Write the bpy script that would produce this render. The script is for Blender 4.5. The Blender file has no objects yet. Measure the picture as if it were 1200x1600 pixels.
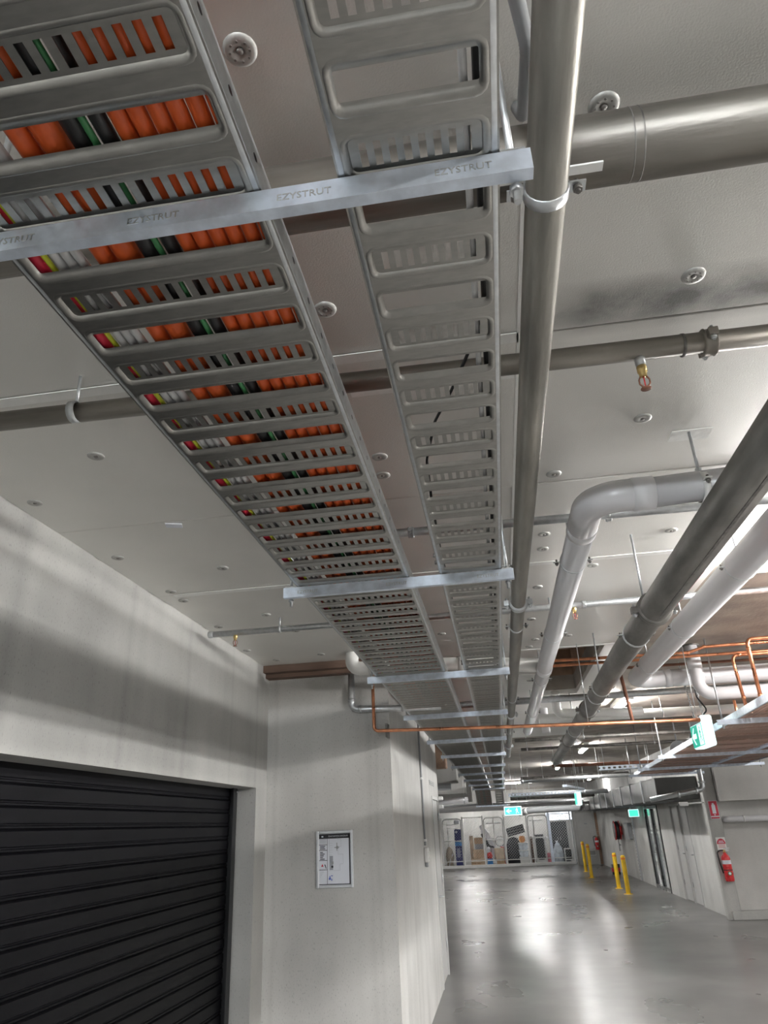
import bpy, math, random
from mathutils import Vector, Matrix
random.seed(7)
SC = bpy.context.scene
COL = SC.collection
V = Vector
PI = math.pi

# ---------------------------------------------------------------- camera
yaw, pit, rol, FPX = -0.134431867, 0.418148422, -0.0454486994, 1106.80957
fw = V((math.sin(yaw)*math.cos(pit), math.cos(yaw)*math.cos(pit), math.sin(pit)))
rt = V((math.cos(yaw), -math.sin(yaw), 0)); up = rt.cross(fw)
r2 = math.cos(rol)*rt + math.sin(rol)*up
u2 = -math.sin(rol)*rt + math.cos(rol)*up
cd = bpy.data.cameras.new('camera'); cam = bpy.data.objects.new('camera', cd); COL.objects.link(cam)
cd.sensor_fit = 'VERTICAL'; cd.sensor_height = 36.0; cd.sensor_width = 27.0
cd.lens = FPX*36.0/1600.0; cd.clip_start = 0.02; cd.clip_end = 200
mw = Matrix((r2, u2, -fw)).transposed().to_4x4(); mw.translation = V((0, 0, 1.75))
cam.matrix_world = mw
SC.camera = cam

# ---------------------------------------------------------------- world, exposure
w = bpy.data.worlds.new('world'); SC.world = w; w.use_nodes = True
bg = w.node_tree.nodes['Background']; bg.inputs[0].default_value = (0.75, 0.85, 1.0, 1); bg.inputs[1].default_value = 1.0
SC.view_settings.view_transform = 'Standard'; SC.view_settings.look = 'None'
SC.view_settings.gamma = 1.0; SC.view_settings.use_curve_mapping = False
SC.view_settings.exposure = 1.62
LAMP_POWER = 230.0         # emission of the batten diffusers

# ---------------------------------------------------------------- materials
MATS = {}
def pm(name, col, rough=0.5, metal=0.0, var=0.1, scale=6.0, stretch=(1, 1, 1), bump=0.0, bscale=60.0,
       spec=0.5, col2=None, rvar=0.08, detail=4.0, emit=0.0, lo=0.35, hi=0.65, alpha=1.0):
    m = bpy.data.materials.new(name); m.use_nodes = True
    nt = m.node_tree; N = nt.nodes; L = nt.links; b = N['Principled BSDF']
    tc = N.new('ShaderNodeTexCoord'); mp = N.new('ShaderNodeMapping'); mp.inputs['Scale'].default_value = stretch
    L.new(tc.outputs['Object'], mp.inputs['Vector'])
    nz = N.new('ShaderNodeTexNoise'); nz.inputs['Scale'].default_value = scale; nz.inputs['Detail'].default_value = detail
    L.new(mp.outputs[0], nz.inputs['Vector'])
    cr = N.new('ShaderNodeValToRGB'); e = cr.color_ramp.elements
    c2 = col2 if col2 else tuple(min(1, c*(1+var)) for c in col)
    e[0].position = lo; e[1].position = hi
    e[0].color = tuple(c*(1-var) for c in col)+(1,) if not col2 else tuple(col)+(1,)
    e[1].color = tuple(c2)+(1,)
    L.new(nz.outputs[0], cr.inputs[0]); L.new(cr.outputs[0], b.inputs['Base Color'])
    mr = N.new('ShaderNodeMapRange'); mr.inputs[3].default_value = max(0.02, rough-rvar); mr.inputs[4].default_value = min(1, rough+rvar)
    mr.inputs[1].default_value = 0.3; mr.inputs[2].default_value = 0.7
    L.new(nz.outputs[0], mr.inputs[0]); L.new(mr.outputs[0], b.inputs['Roughness'])
    b.inputs['Metallic'].default_value = metal
    b.inputs['Specular IOR Level'].default_value = spec
    if bump:
        n2 = N.new('ShaderNodeTexNoise'); n2.inputs['Scale'].default_value = bscale; n2.inputs['Detail'].default_value = 3
        L.new(mp.outputs[0], n2.inputs['Vector'])
        bp = N.new('ShaderNodeBump'); bp.inputs['Strength'].default_value = bump; bp.inputs['Distance'].default_value = 0.01
        L.new(n2.outputs[0], bp.inputs['Height']); L.new(bp.outputs[0], b.inputs['Normal'])
    if emit:
        b.inputs['Emission Color'].default_value = tuple(col)+(1,); b.inputs['Emission Strength'].default_value = emit
    MATS[name] = m
    return m

pm('concrete_slab', (0.34, 0.305, 0.265), 0.8, 0, 0.22, 3.0, bump=0.3, bscale=30)
pm('foil', (0.70, 0.688, 0.655), 0.42, 0.2, 0.05, 1.5, bump=0.12, bscale=220, rvar=0.05)
pm('tape', (0.80, 0.80, 0.78), 0.4, 0.1, 0.05, 8, bump=0.15, bscale=40)
pm('washer', (0.42, 0.415, 0.395), 0.5, 0.35, 0.08, 60)
pm('galv', (0.60, 0.62, 0.635), 0.38, 0.9, 0.08, 40, rvar=0.02)
pm('tray_zinc', (0.42, 0.413, 0.39), 0.32, 1.0, 0.07, 25, stretch=(1, 3, 1), rvar=0.012, detail=2)
pm('strut_zinc', (0.72, 0.79, 0.90), 0.40, 0.55, 0.12, 25, rvar=0.05)
pm('pipe_steel', (0.24, 0.228, 0.205), 0.42, 0.75, 0.28, 14, stretch=(1, 0.15, 1), bump=0.08, bscale=90, rvar=0.05)
pm('pipe_steel_x', (0.25, 0.23, 0.205), 0.42, 0.7, 0.25, 14, stretch=(0.15, 1, 1), bump=0.08, bscale=90, rvar=0.05)
pm('pipe_dark', (0.22, 0.21, 0.198), 0.48, 0.65, 0.40, 9, stretch=(1, 0.25, 1), bump=0.12, bscale=80, rvar=0.05)
pm('bolt_dark', (0.20, 0.19, 0.18), 0.5, 0.7, 0.3, 40)
pm('pvc', (0.60, 0.595, 0.61), 0.26, 0, 0.02, 2, rvar=0.01)
pm('pvc_joint', (0.68, 0.675, 0.69), 0.32, 0, 0.05, 5, rvar=0.05)
pm('pvc_white', (0.72, 0.72, 0.70), 0.32, 0, 0.06, 5, rvar=0.05)
pm('copper', (0.70, 0.31, 0.17), 0.34, 0.9, 0.25, 10, rvar=0.1)
pm('copper_dark', (0.26, 0.12, 0.08), 0.5, 0.5, 0.25, 10)
pm('brass', (0.62, 0.46, 0.20), 0.35, 0.9, 0.2, 40)
pm('red_paint', (0.62, 0.035, 0.04), 0.3, 0, 0.12, 12)
pm('red_label', (0.50, 0.05, 0.05), 0.4, 0, 0.2, 20)
pm('orange_cable', (0.62, 0.10, 0.02), 0.45, 0, 0.15, 10)
pm('black_cable', (0.016, 0.016, 0.017), 0.45, 0, 0.3, 10)
pm('crimson_cable', (0.60, 0.02, 0.05), 0.45, 0, 0.15, 10)
pm('earth_cable', (0.50, 0.52, 0.03), 0.45, 0, 0.1, 10)
pm('green_cable', (0.05, 0.22, 0.08), 0.45, 0, 0.1, 10)
pm('grey_cable', (0.50, 0.50, 0.50), 0.5, 0, 0.1, 10)
pm('brown_cable', (0.38, 0.25, 0.205), 0.5, 0.1, 0.25, 10, stretch=(1, 0.2, 1))
pm('roller_black', (0.0045, 0.0045, 0.006), 0.45, 0.0, 0.2, 3, rvar=0.03, spec=0.12)
pm('roller_guide', (0.014, 0.014, 0.016), 0.4, 0.2, 0.2, 3)
pm('aluminium', (0.72, 0.73, 0.75), 0.35, 0.8, 0.03, 30, rvar=0.01)
pm('paper', (0.72, 0.74, 0.80), 0.5, 0, 0.03, 4)
pm('ink', (0.02, 0.02, 0.025), 0.6, 0, 0.05, 4)
pm('ink_grey', (0.33, 0.34, 0.38), 0.6, 0, 0.1, 30)
pm('ink_blue', (0.10, 0.14, 0.45), 0.6, 0, 0.1, 30)
pm('ink_red', (0.55, 0.03, 0.06), 0.5, 0, 0.1, 30)
pm('white_paint', (0.80, 0.80, 0.79), 0.4, 0, 0.04, 6)
pm('grey_paint', (0.52, 0.52, 0.51), 0.45, 0, 0.05, 4)
pm('mid_grey', (0.30, 0.31, 0.32), 0.45, 0, 0.08, 5)
pm('duct_grey', (0.08, 0.08, 0.078), 0.5, 0.5, 0.15, 4)
pm('dark_frame', (0.03, 0.032, 0.035), 0.3, 0.3, 0.1, 5)
pm('yellow_paint', (0.80, 0.50, 0.02), 0.4, 0, 0.1, 6)
pm('orange_paint', (0.75, 0.20, 0.02), 0.4, 0, 0.1, 6)
pm('cardboard', (0.52, 0.36, 0.23), 0.8, 0, 0.12, 6)
pm('cardboard_pale', (0.66, 0.52, 0.38), 0.8, 0, 0.12, 6)
pm('box_blue', (0.03, 0.035, 0.16), 0.4, 0, 0.1, 4)
pm('blue_band', (0.06, 0.28, 0.65), 0.4, 0, 0.2, 8)
pm('plastic_clear', (0.60, 0.66, 0.72), 0.3, 0, 0.2, 6)
pm('black_plastic', (0.025, 0.026, 0.03), 0.45, 0, 0.2, 8)
pm('black_fabric', (0.035, 0.037, 0.045), 0.85, 0, 0.25, 20, bump=0.3, bscale=60)
pm('pink', (0.65, 0.20, 0.25), 0.5, 0, 0.2, 5)
pm('beige_cloth', (0.42, 0.36, 0.29), 0.9, 0, 0.2, 8)
pm('lamp_orange', (0.80, 0.36, 0.14), 0.6, 0, 0.1, 8)
pm('timber', (0.12, 0.075, 0.055), 0.75, 0, 0.35, 7, stretch=(0.15, 1, 1), bump=0.2, bscale=40)
pm('rust_conc', (0.36, 0.24, 0.17), 0.85, 0, 0.3, 4, bump=0.3, bscale=20)
pm('leaf', (0.16, 0.30, 0.05), 0.6, 0, 0.3, 6)
pm('lamp_lens', (1.0, 0.985, 0.96), 0.5, 0, 0.0, 1, emit=LAMP_POWER*0.6)
pm('lamp_lens_bay', (1.0, 0.985, 0.96), 0.5, 0, 0.0, 1, emit=LAMP_POWER*1.7)
pm('lamp_lens_cool', (0.90, 0.96, 1.0), 0.5, 0, 0.0, 1, emit=LAMP_POWER*0.75)
pm('lamp_lens_far', (1.0, 0.99, 0.97), 0.5, 0, 0.0, 1, emit=LAMP_POWER*0.42)
pm('lamp_lens_dim', (1.0, 0.99, 0.97), 0.5, 0, 0.0, 1, emit=LAMP_POWER*0.25)
pm('exit_white', (0.72, 0.95, 0.95), 0.4, 0, 0.02, 2, emit=0.38)
pm('exit_green', (0.0, 0.36, 0.25), 0.4, 0, 0.05, 2, emit=0.35)
pm('exit_glow', (0.05, 0.60, 0.38), 0.4, 0, 0.05, 2, emit=0.6)

def concrete_wall(name, col, axis, seams=(), streak=0.10):
    m = bpy.data.materials.new(name); m.use_nodes = True
    nt = m.node_tree; N = nt.nodes; L = nt.links; b = N['Principled BSDF']
    g = N.new('ShaderNodeNewGeometry')
    def noise(scale, stretch, det=4):
        mp = N.new('ShaderNodeMapping'); mp.inputs['Scale'].default_value = stretch
        L.new(g.outputs['Position'], mp.inputs['Vector'])
        n = N.new('ShaderNodeTexNoise'); n.inputs['Scale'].default_value = scale; n.inputs['Detail'].default_value = det
        L.new(mp.outputs[0], n.inputs['Vector']); return n.outputs[0]
    def mth(op, a, bb=None, c=None):
        n = N.new('ShaderNodeMath'); n.operation = op
        for i, x in enumerate((a, bb, c)):
            if x is None: continue
            if isinstance(x, (int, float)): n.inputs[i].default_value = x
            else: L.new(x, n.inputs[i])
        return n.outputs[0]
    cloudy = noise(1.6, (1, 1, 1)); st = noise(5.0, (1, 1, 0.06)); pits = noise(140, (1, 1, 0.4), 2)
    val = mth('ADD', mth('MULTIPLY', mth('SUBTRACT', cloudy, 0.5), 0.55), mth('MULTIPLY', mth('SUBTRACT', st, 0.5), streak*3.6))
    sp = N.new('ShaderNodeSeparateXYZ'); L.new(g.outputs['Position'], sp.inputs[0])
    u = sp.outputs[axis]
    wob = mth('MULTIPLY', mth('SUBTRACT', noise(3.0, (1, 1, 1)), 0.5), 0.05)
    for s, wd, dk in seams:
        d = mth('ABSOLUTE', mth('SUBTRACT', mth('ADD', u, wob), s))
        k = mth('MULTIPLY', mth('SUBTRACT', 1.0, mth('MINIMUM', mth('DIVIDE', d, wd), 1.0)), dk)
        val = mth('SUBTRACT', val, k)
    dots = mth('MULTIPLY', mth('MAXIMUM', mth('SUBTRACT', pits, 0.60), 0.0), -2.2)
    val = mth('ADD', mth('ADD', val, dots), 1.0)
    mx = N.new('ShaderNodeVectorMath'); mx.operation = 'SCALE'; mx.inputs[0].default_value = col
    L.new(val, mx.inputs['Scale']); L.new(mx.outputs[0], b.inputs['Base Color'])
    b.inputs['Roughness'].default_value = 0.75
    bp = N.new('ShaderNodeBump'); bp.inputs['Strength'].default_value = 0.15; bp.inputs['Distance'].default_value = 0.005
    L.new(pits, bp.inputs['Height']); L.new(bp.outputs[0], b.inputs['Normal'])
    MATS[name] = m
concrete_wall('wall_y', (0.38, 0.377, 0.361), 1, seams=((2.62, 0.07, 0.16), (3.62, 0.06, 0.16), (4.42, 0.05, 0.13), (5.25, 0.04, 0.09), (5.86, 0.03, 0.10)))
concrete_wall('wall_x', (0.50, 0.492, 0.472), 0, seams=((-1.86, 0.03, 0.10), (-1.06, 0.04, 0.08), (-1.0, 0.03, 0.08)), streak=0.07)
concrete_wall('wall_side', (0.50, 0.497, 0.48), 1, seams=((6.6, 0.04, 0.06), (7.3, 0.04, 0.08), (8.0, 0.03, 0.06), (9.0, 0.03, 0.08)), streak=0.12)
concrete_wall('wall_far', (0.40, 0.395, 0.378), 0, seams=())

def floor_mat():
    m = bpy.data.materials.new('polished_floor'); m.use_nodes = True
    nt = m.node_tree; N = nt.nodes; L = nt.links; b = N['Principled BSDF']
    g = N.new('ShaderNodeNewGeometry')
    def noise(s, det, dist=0.0, st=(1, 1, 1)):
        mp = N.new('ShaderNodeMapping'); mp.inputs['Scale'].default_value = st; L.new(g.outputs['Position'], mp.inputs['Vector'])
        n = N.new('ShaderNodeTexNoise'); n.inputs['Scale'].default_value = s; n.inputs['Detail'].default_value = det
        n.inputs['Distortion'].default_value = dist; L.new(mp.outputs[0], n.inputs['Vector']); return n
    a = noise(0.7, 6, 0.0); c = noise(2.4, 9, 0.0, (0.8, 1.0, 1)); ro = noise(1.1, 3, 0.0, (1.0, 0.8, 1)); f = noise(30, 4)
    mix = N.new('ShaderNodeMix'); mix.data_type = 'FLOAT'; mix.inputs[0].default_value = 0.3
    L.new(a.outputs[0], mix.inputs[2]); L.new(c.outputs[0], mix.inputs[3])
    cr = N.new('ShaderNodeValToRGB'); e = cr.color_ramp.elements
    e[0].position = 0.28; e[0].color = (0.10, 0.098, 0.094, 1); e[1].position = 0.74; e[1].color = (0.20, 0.196, 0.189, 1)
    L.new(mix.outputs[0], cr.inputs[0]); L.new(cr.outputs[0], b.inputs['Base Color'])
    mr = N.new('ShaderNodeMapRange'); mr.inputs[1].default_value = 0.2; mr.inputs[2].default_value = 0.8
    mr.inputs[3].default_value = 0.24; mr.inputs[4].default_value = 0.36
    L.new(ro.outputs[0], mr.inputs[0]); L.new(mr.outputs[0], b.inputs['Roughness'])
    b.inputs['Specular IOR Level'].default_value = 0.38
    bp = N.new('ShaderNodeBump'); bp.inputs['Strength'].default_value = 0.012; bp.inputs['Distance'].default_value = 0.01
    L.new(f.outputs[0], bp.inputs['Height']); L.new(bp.outputs[0], b.inputs['Normal'])
    MATS['polished_floor'] = m
floor_mat()

def glass_mat():
    m = bpy.data.materials.new('door_glass'); m.use_nodes = True
    b = m.node_tree.nodes['Principled BSDF']
    b.inputs['Base Color'].default_value = (0.75, 0.8, 0.8, 1); b.inputs['Roughness'].default_value = 0.03
    b.inputs['Transmission Weight'].default_value = 0.85; b.inputs['IOR'].default_value = 1.45
    MATS['door_glass'] = m
glass_mat()

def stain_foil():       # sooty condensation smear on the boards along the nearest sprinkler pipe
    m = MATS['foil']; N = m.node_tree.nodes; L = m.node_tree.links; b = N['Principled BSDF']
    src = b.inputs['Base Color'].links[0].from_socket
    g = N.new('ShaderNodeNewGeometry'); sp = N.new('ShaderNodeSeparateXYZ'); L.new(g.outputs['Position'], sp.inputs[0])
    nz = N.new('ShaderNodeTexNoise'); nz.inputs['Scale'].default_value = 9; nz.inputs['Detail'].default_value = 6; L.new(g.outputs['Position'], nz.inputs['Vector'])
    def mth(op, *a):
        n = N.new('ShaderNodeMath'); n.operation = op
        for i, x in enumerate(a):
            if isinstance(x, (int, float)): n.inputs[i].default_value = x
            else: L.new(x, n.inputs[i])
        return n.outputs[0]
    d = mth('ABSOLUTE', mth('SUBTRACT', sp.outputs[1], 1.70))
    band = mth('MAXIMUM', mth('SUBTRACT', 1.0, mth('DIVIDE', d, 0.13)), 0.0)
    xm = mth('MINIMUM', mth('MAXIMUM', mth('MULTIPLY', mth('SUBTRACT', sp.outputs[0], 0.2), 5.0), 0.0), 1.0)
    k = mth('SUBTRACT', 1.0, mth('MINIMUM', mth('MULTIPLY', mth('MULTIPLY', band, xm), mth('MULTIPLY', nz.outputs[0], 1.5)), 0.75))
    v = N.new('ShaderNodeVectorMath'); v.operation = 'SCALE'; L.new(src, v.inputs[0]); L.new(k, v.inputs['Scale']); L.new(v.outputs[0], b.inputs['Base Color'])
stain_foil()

# ---------------------------------------------------------------- mesh helpers
OFF = {}          # world position of every object's own origin
def basis(d):
    d = d.normalized(); a = V((0, 0, 1)) if abs(d.z) < 0.9 else V((1, 0, 0))
    x = d.cross(a).normalized(); return x, d.cross(x).normalized()
class MB:
    def __init__(s): s.v = []; s.f = []; s.sm = []
    def add(s, verts, faces, smooth=False):
        o = len(s.v); s.v += [V(p) for p in verts]
        for f in faces: s.f.append([i+o for i in f]); s.sm.append(smooth)
        return s
    def box(s, a, b):
        (x0, y0, z0), (x1, y1, z1) = a, b
        return s.add([(x0,y0,z0),(x1,y0,z0),(x1,y1,z0),(x0,y1,z0),(x0,y0,z1),(x1,y0,z1),(x1,y1,z1),(x0,y1,z1)],
                     [(0,3,2,1),(4,5,6,7),(0,1,5,4),(1,2,6,5),(2,3,7,6),(3,0,4,7)])
    def obox(s, c, size, M=None):
        o = len(s.v); h = [x/2 for x in size]; s.box((-h[0],-h[1],-h[2]), (h[0],h[1],h[2]))
        for i in range(o, len(s.v)):
            p = s.v[i]
            s.v[i] = (M @ p if M else p) + V(c)
        return s
    def cbox(s, a, b, r):          # box with chamfered vertical and horizontal edges
        c = [(a[i]+b[i])/2 for i in range(3)]; h = [abs(b[i]-a[i])/2 for i in range(3)]
        pts = []; 
        for sx in (-1, 1):
            for sy in (-1, 1):
                for sz in (-1, 1):
                    pts.append((c[0]+sx*(h[0]-r), c[1]+sy*(h[1]-r), c[2]+sz*h[2]))
                    pts.append((c[0]+sx*(h[0]-r), c[1]+sy*h[1], c[2]+sz*(h[2]-r)))
                    pts.append((c[0]+sx*h[0], c[1]+sy*(h[1]-r), c[2]+sz*(h[2]-r)))
        def I(sx, sy, sz, k): return ((sx > 0)*4+(sy > 0)*2+(sz > 0))*3+k
        F = []
        for t in (-1, 1):
            F.append([I(-1,-1,t,0), I(1,-1,t,0), I(1,1,t,0), I(-1,1,t,0)][::t])
            F.append([I(-1,t,-1,1), I(1,t,-1,1), I(1,t,1,1), I(-1,t,1,1)][::-t])
            F.append([I(t,-1,-1,2), I(t,1,-1,2), I(t,1,1,2), I(t,-1,1,2)][::t])
        for p in (-1, 1):
            for q in (-1, 1):
                F.append([I(-1,p,q,0), I(1,p,q,0), I(1,p,q,1), I(-1,p,q,1)][::p*q])
                F.append([I(p,-1,q,0), I(p,1,q,0), I(p,1,q,2), I(p,-1,q,2)][::-p*q])
                F.append([I(p,q,-1,1), I(p,q,1,1), I(p,q,1,2), I(p,q,-1,2)][::p*q])
        for p in (-1, 1):
            for q in (-1, 1):
                for t in (-1, 1): F.append([I(p,q,t,0), I(p,q,t,1), I(p,q,t,2)][::-p*q*t])
        return s.add(pts, F)
    def cyl(s, p0, p1, r, n=14, r1=None, caps=True):
        p0, p1 = V(p0), V(p1); x, y = basis(p1-p0); r1 = r if r1 is None else r1
        vs = []
        for p, rr in ((p0, r), (p1, r1)):
            for i in range(n):
                a = 2*PI*i/n; vs.append(p+x*math.cos(a)*rr+y*math.sin(a)*rr)
        s.add(vs, [(i, (i+1) % n, n+(i+1) % n, n+i) for i in range(n)], True)
        o = len(s.v)-2*n
        if caps:
            s.f.append([o+i for i in range(n)][::-1]); s.sm.append(False)
            s.f.append([o+n+i for i in range(n)]); s.sm.append(False)
        return s
    def tube(s, path, r, n=14, caps=True):
        P = [V(p) for p in path]; T = []
        for i in range(len(P)):
            a = P[max(0, i-1)]; b = P[min(len(P)-1, i+1)]; T.append((b-a).normalized())
        x, y = basis(T[0]); vs = []
        R = r if callable(r) else (lambda i: r)
        for i, p in enumerate(P):
            if i:
                q = T[i-1].rotation_difference(T[i]); x = q @ x; y = q @ y
            for k in range(n):
                a = 2*PI*k/n; vs.append(p+(x*math.cos(a)+y*math.sin(a))*R(i))
        m = len(P)
        s.add(vs, [(j*n+i, j*n+(i+1) % n, (j+1)*n+(i+1) % n, (j+1)*n+i) for j in range(m-1) for i in range(n)], True)
        o = len(s.v)-n*m
        if caps:
            s.f.append([o+i for i in range(n)][::-1]); s.sm.append(False)
            s.f.append([o+n*(m-1)+i for i in range(n)]); s.sm.append(False)
        return s
    def lathe(s, prof, o, axis=(0, 0, 1), n=20):
        d = V(axis).normalized(); x, y = basis(d); o = V(o); vs = []
        for r, h in prof:
            for k in range(n):
                a = 2*PI*k/n; vs.append(o+d*h+(x*math.cos(a)+y*math.sin(a))*max(r, 1e-4))
        m = len(prof)
        return s.add(vs, [(j*n+i, j*n+(i+1) % n, (j+1)*n+(i+1) % n, (j+1)*n+i) for j in range(m-1) for i in range(n)], True)
    def torus(s, c, axis, R, r, n=16, k=6, a0=0, a1=2*PI, ref=None):
        d = V(axis).normalized(); x, y = basis(d)
        if ref is not None:
            x = V(ref).normalized(); y = d.cross(x)
        full = abs(a1-a0-2*PI) < 1e-6; m = n if full else n+1
        path = [V(c)+x*R*math.cos(a0+(a1-a0)*i/n)+y*R*math.sin(a0+(a1-a0)*i/n) for i in range(n+1)]
        return s.tube(path, r, k, caps=not full)
    def prism(s, poly, f0, f1):     # poly: list of 2-D points, f0/f1 map (u, v) to 3-D
        n = len(poly)
        return s.add([f0(*p) for p in poly]+[f1(*p) for p in poly],
                     [list(range(n))[::-1], list(range(n, 2*n))]+[(i, (i+1) % n, n+(i+1) % n, n+i) for i in range(n)])
    def mesh(s, name, off=V((0, 0, 0))):
        me = bpy.data.meshes.new(name)
        me.from_pydata([tuple(p-off) for p in s.v], [], s.f)
        me.polygons.foreach_set('use_smooth', s.sm); me.update(); return me
    def build(s, name, mat, parent=None):
        if parent is None:
            xs = [p.x for p in s.v]; ys = [p.y for p in s.v]; zs = [p.z for p in s.v]
            off = V(((min(xs)+max(xs))/2, (min(ys)+max(ys))/2, min(zs)))
        else: off = OFF[parent]
        o = bpy.data.objects.new(name, s.mesh(name, off)); COL.objects.link(o)
        o.data.materials.append(MATS[mat]); OFF[o] = off
        if parent is None: o.location = off
        else: o.parent = parent
        return o
def tag(o, label=None, cat=None, group=None, kind=None):
    if label: o['label'] = label
    if cat: o['category'] = cat
    if group: o['group'] = group
    if kind: o['kind'] = kind
    return o
def thing(name, label, cat, loc, group=None, kind=None):
    o = bpy.data.objects.new(name, None); COL.objects.link(o); o.location = loc; o.empty_display_size = 0.1
    OFF[o] = V(loc); return tag(o, label, cat, group, kind)
def inst(name, me, pos, parent=None, rot=None):
    o = bpy.data.objects.new(name, me); COL.objects.link(o)
    base = OFF[parent] if parent else V((0, 0, 0))
    o.location = V(pos)-base
    if rot: o.rotation_euler = rot
    if parent: o.parent = parent
    OFF[o] = V(pos); return o
def smesh(mb, name, mat):
    me = mb.mesh(name); me.materials.append(MATS[mat]); return me
def fillet(pts, r, seg=7):
    P = [V(p) for p in pts]; out = [P[0]]
    for i in range(1, len(P)-1):
        a = (P[i-1]-P[i]).normalized(); b = (P[i+1]-P[i]).normalized()
        ang = a.angle(b); t = min(r/math.tan(ang/2), (P[i-1]-P[i]).length*0.49, (P[i+1]-P[i]).length*0.49); rr = t*math.tan(ang/2)
        c = P[i]+(a+b).normalized()*(rr/math.sin(ang/2)); s = P[i]+a*t; e = P[i]+b*t
        v0 = s-c; v1 = e-c; tot = v0.angle(v1); ax = v0.cross(v1).normalized()
        for k in range(seg+1): out.append(c+Matrix.Rotation(tot*k/seg, 3, ax) @ v0)
    out.append(P[-1]); return out
ORD = ['first', 'second', 'third', 'fourth', 'fifth', 'sixth', 'seventh', 'eighth', 'ninth', 'tenth', 'eleventh', 'twelfth', 'thirteenth', 'fourteenth', 'fifteenth', 'sixteenth', 'seventeenth', 'eighteenth', 'nineteenth', 'twentieth', 'twenty-first', 'twenty-second', 'twenty-third', 'twenty-fourth', 'twenty-fifth', 'twenty-sixth']
TXT = {}
def text_part(body, size, M, mat, parent, ext=0.0, name='lettering', align='CENTER'):
    key = (body, size, ext, align)
    if key not in TXT:
        c = bpy.data.curves.new('text', 'FONT'); c.body = body; c.size = size; c.extrude = ext; c.resolution_u = 2
        c.align_x = align; c.align_y = 'CENTER'
        t = bpy.data.objects.new('text', c); COL.objects.link(t)
        bpy.context.view_layer.update()
        me = bpy.data.meshes.new_from_object(t.evaluated_get(bpy.context.evaluated_depsgraph_get()))
        bpy.data.objects.remove(t); TXT[key] = [(V(v.co), ) for v in me.vertices], [list(p.vertices) for p in me.polygons]
        bpy.data.meshes.remove(me)
    vs, fs = TXT[key]
    return MB().add([M @ v[0] for v in vs], fs).build(name, mat, parent)
def frame_M(o, x, y):
    x = V(x).normalized(); y = V(y).normalized(); z = x.cross(y)
    m = Matrix((x, y, z)).transposed().to_4x4(); m.translation = V(o); return m

# ================================================================ THE SETTING
def struct(name, mb, mat, label, cat):
    return tag(mb.build(name, mat), label, cat, kind='structure')
YB, YF, XL, XR = -6.0, 38.0, -7.0, 11.0
struct('floor', MB().box((XL, YB, -0.2), (XR, YF+6, 0)), 'polished_floor', 'polished grey concrete car park floor with cloudy patches', 'floor')

# ---- ceiling: concrete slab with insulation boards hung below it, one recess
ceil = thing('ceiling', 'foil faced insulation board ceiling under a bare concrete slab', 'ceiling', (0, 0, 3.14), kind='structure')
HX0, HX1, HY0, HY1 = 0.62, 0.99, 6.12, 8.65
sl = MB()
sl.box((XL, YB, 3.14), (HX0, YF+2, 3.3)).box((HX1, YB, 3.14), (XR, YF+2, 3.3)).box((HX0, YB, 3.14), (HX1, HY0, 3.3)).box((HX0, HY1, 3.14), (HX1, YF+2, 3.3))
sl.build('slab', 'concrete_slab', ceil)
rc = MB()
rc.add([(HX0,HY0,3.3),(HX1,HY0,3.3),(HX1,HY1,3.3),(HX0,HY1,3.3),(HX0,HY0,3.6),(HX1,HY0,3.6),(HX1,HY1,3.6),(HX0,HY1,3.6)],
       [(4,5,6,7),(0,1,5,4),(1,2,6,5),(2,3,7,6),(3,0,4,7)])
rc.build('recess_lining', 'rust_conc', ceil)
ys = [-6.0, -4.55, -3.5, -2.45, -1.4, -0.35, 0.70, 1.78, 2.83, 3.88, 4.93, 6.12, 7.25, 8.65, 9.8, 10.9, 12.0, 13.1]
rg = random.Random(3)
for i in range(len(ys)-1):
    a, b = ys[i], ys[i+1]
    cols = [(-6.9, -4.4), (-4.4, -2.2), (-2.2, 0.2), (0.2, 2.6), (2.6, 5.0)]
    if a > 2.8: cols = [(-2.2, 0.2), (0.2, 1.45)]
    if a > 3.8: cols = [(-2.2, 0.2), (0.2, 1.40)]
    if a > 4.9: cols = [(-2.2, 0.2), (0.2, 1.25)]
    if 6.0 < a < 8.6: cols = [(-2.2, 0.2), (0.2, HX0-0.002), (HX1+0.004, 1.25)]
    if a > 6.0: cols = [(-0.86 if c[0] < -1 else c[0], c[1]) for c in cols]
    for x0, x1 in cols:
        x0 = max(x0, -1.94) if (x0 == -2.2 and a < 6.1) else x0
        if x1 <= -1.9: continue
        y1 = min(b, 6.163) if x0 <= -1.9 else b
        z = 3.08+rg.uniform(-0.002, 0.002)
        MB().cbox((x0+0.002, a+0.0025, z), (x1-0.002, y1-0.0025, 3.138), 0.003).build('ceiling_panel', 'foil', ceil)
for a in ((-1.93, 1.755, 0.19, 1.80), (-1.82, 3.855, 1.2, 3.905), (0.2, 6.09, 1.2, 6.14)):
    MB().box((a[0], a[1], 3.0735), (a[2], a[3], 3.0765)).build('joint_tape', 'tape', ceil)
MB().box((0.185, -2, 3.0735), (0.215, 5.6, 3.0765)).build('joint_tape', 'tape', ceil)
MB().box((-0.36, 1.86, 3.0735), (0.18, 1.99, 3.0765)).build('joint_tape', 'tape', ceil)
MB().obox((-1.38, 2.871, 3.076), (0.075, 0.045, 0.004), Matrix.Rotation(0.3, 3, 'Z')).build('paper_tag', 'paper', ceil)
wm = MB().lathe([(0.0005, -0.0005), (0.008, -0.001), (0.012, -0.0045), (0.026, -0.0045), (0.031, -0.002), (0.0325, 0.002)], (0, 0, 0), n=20)
wme = smesh(wm, 'fixing_washer', 'washer')
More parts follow.
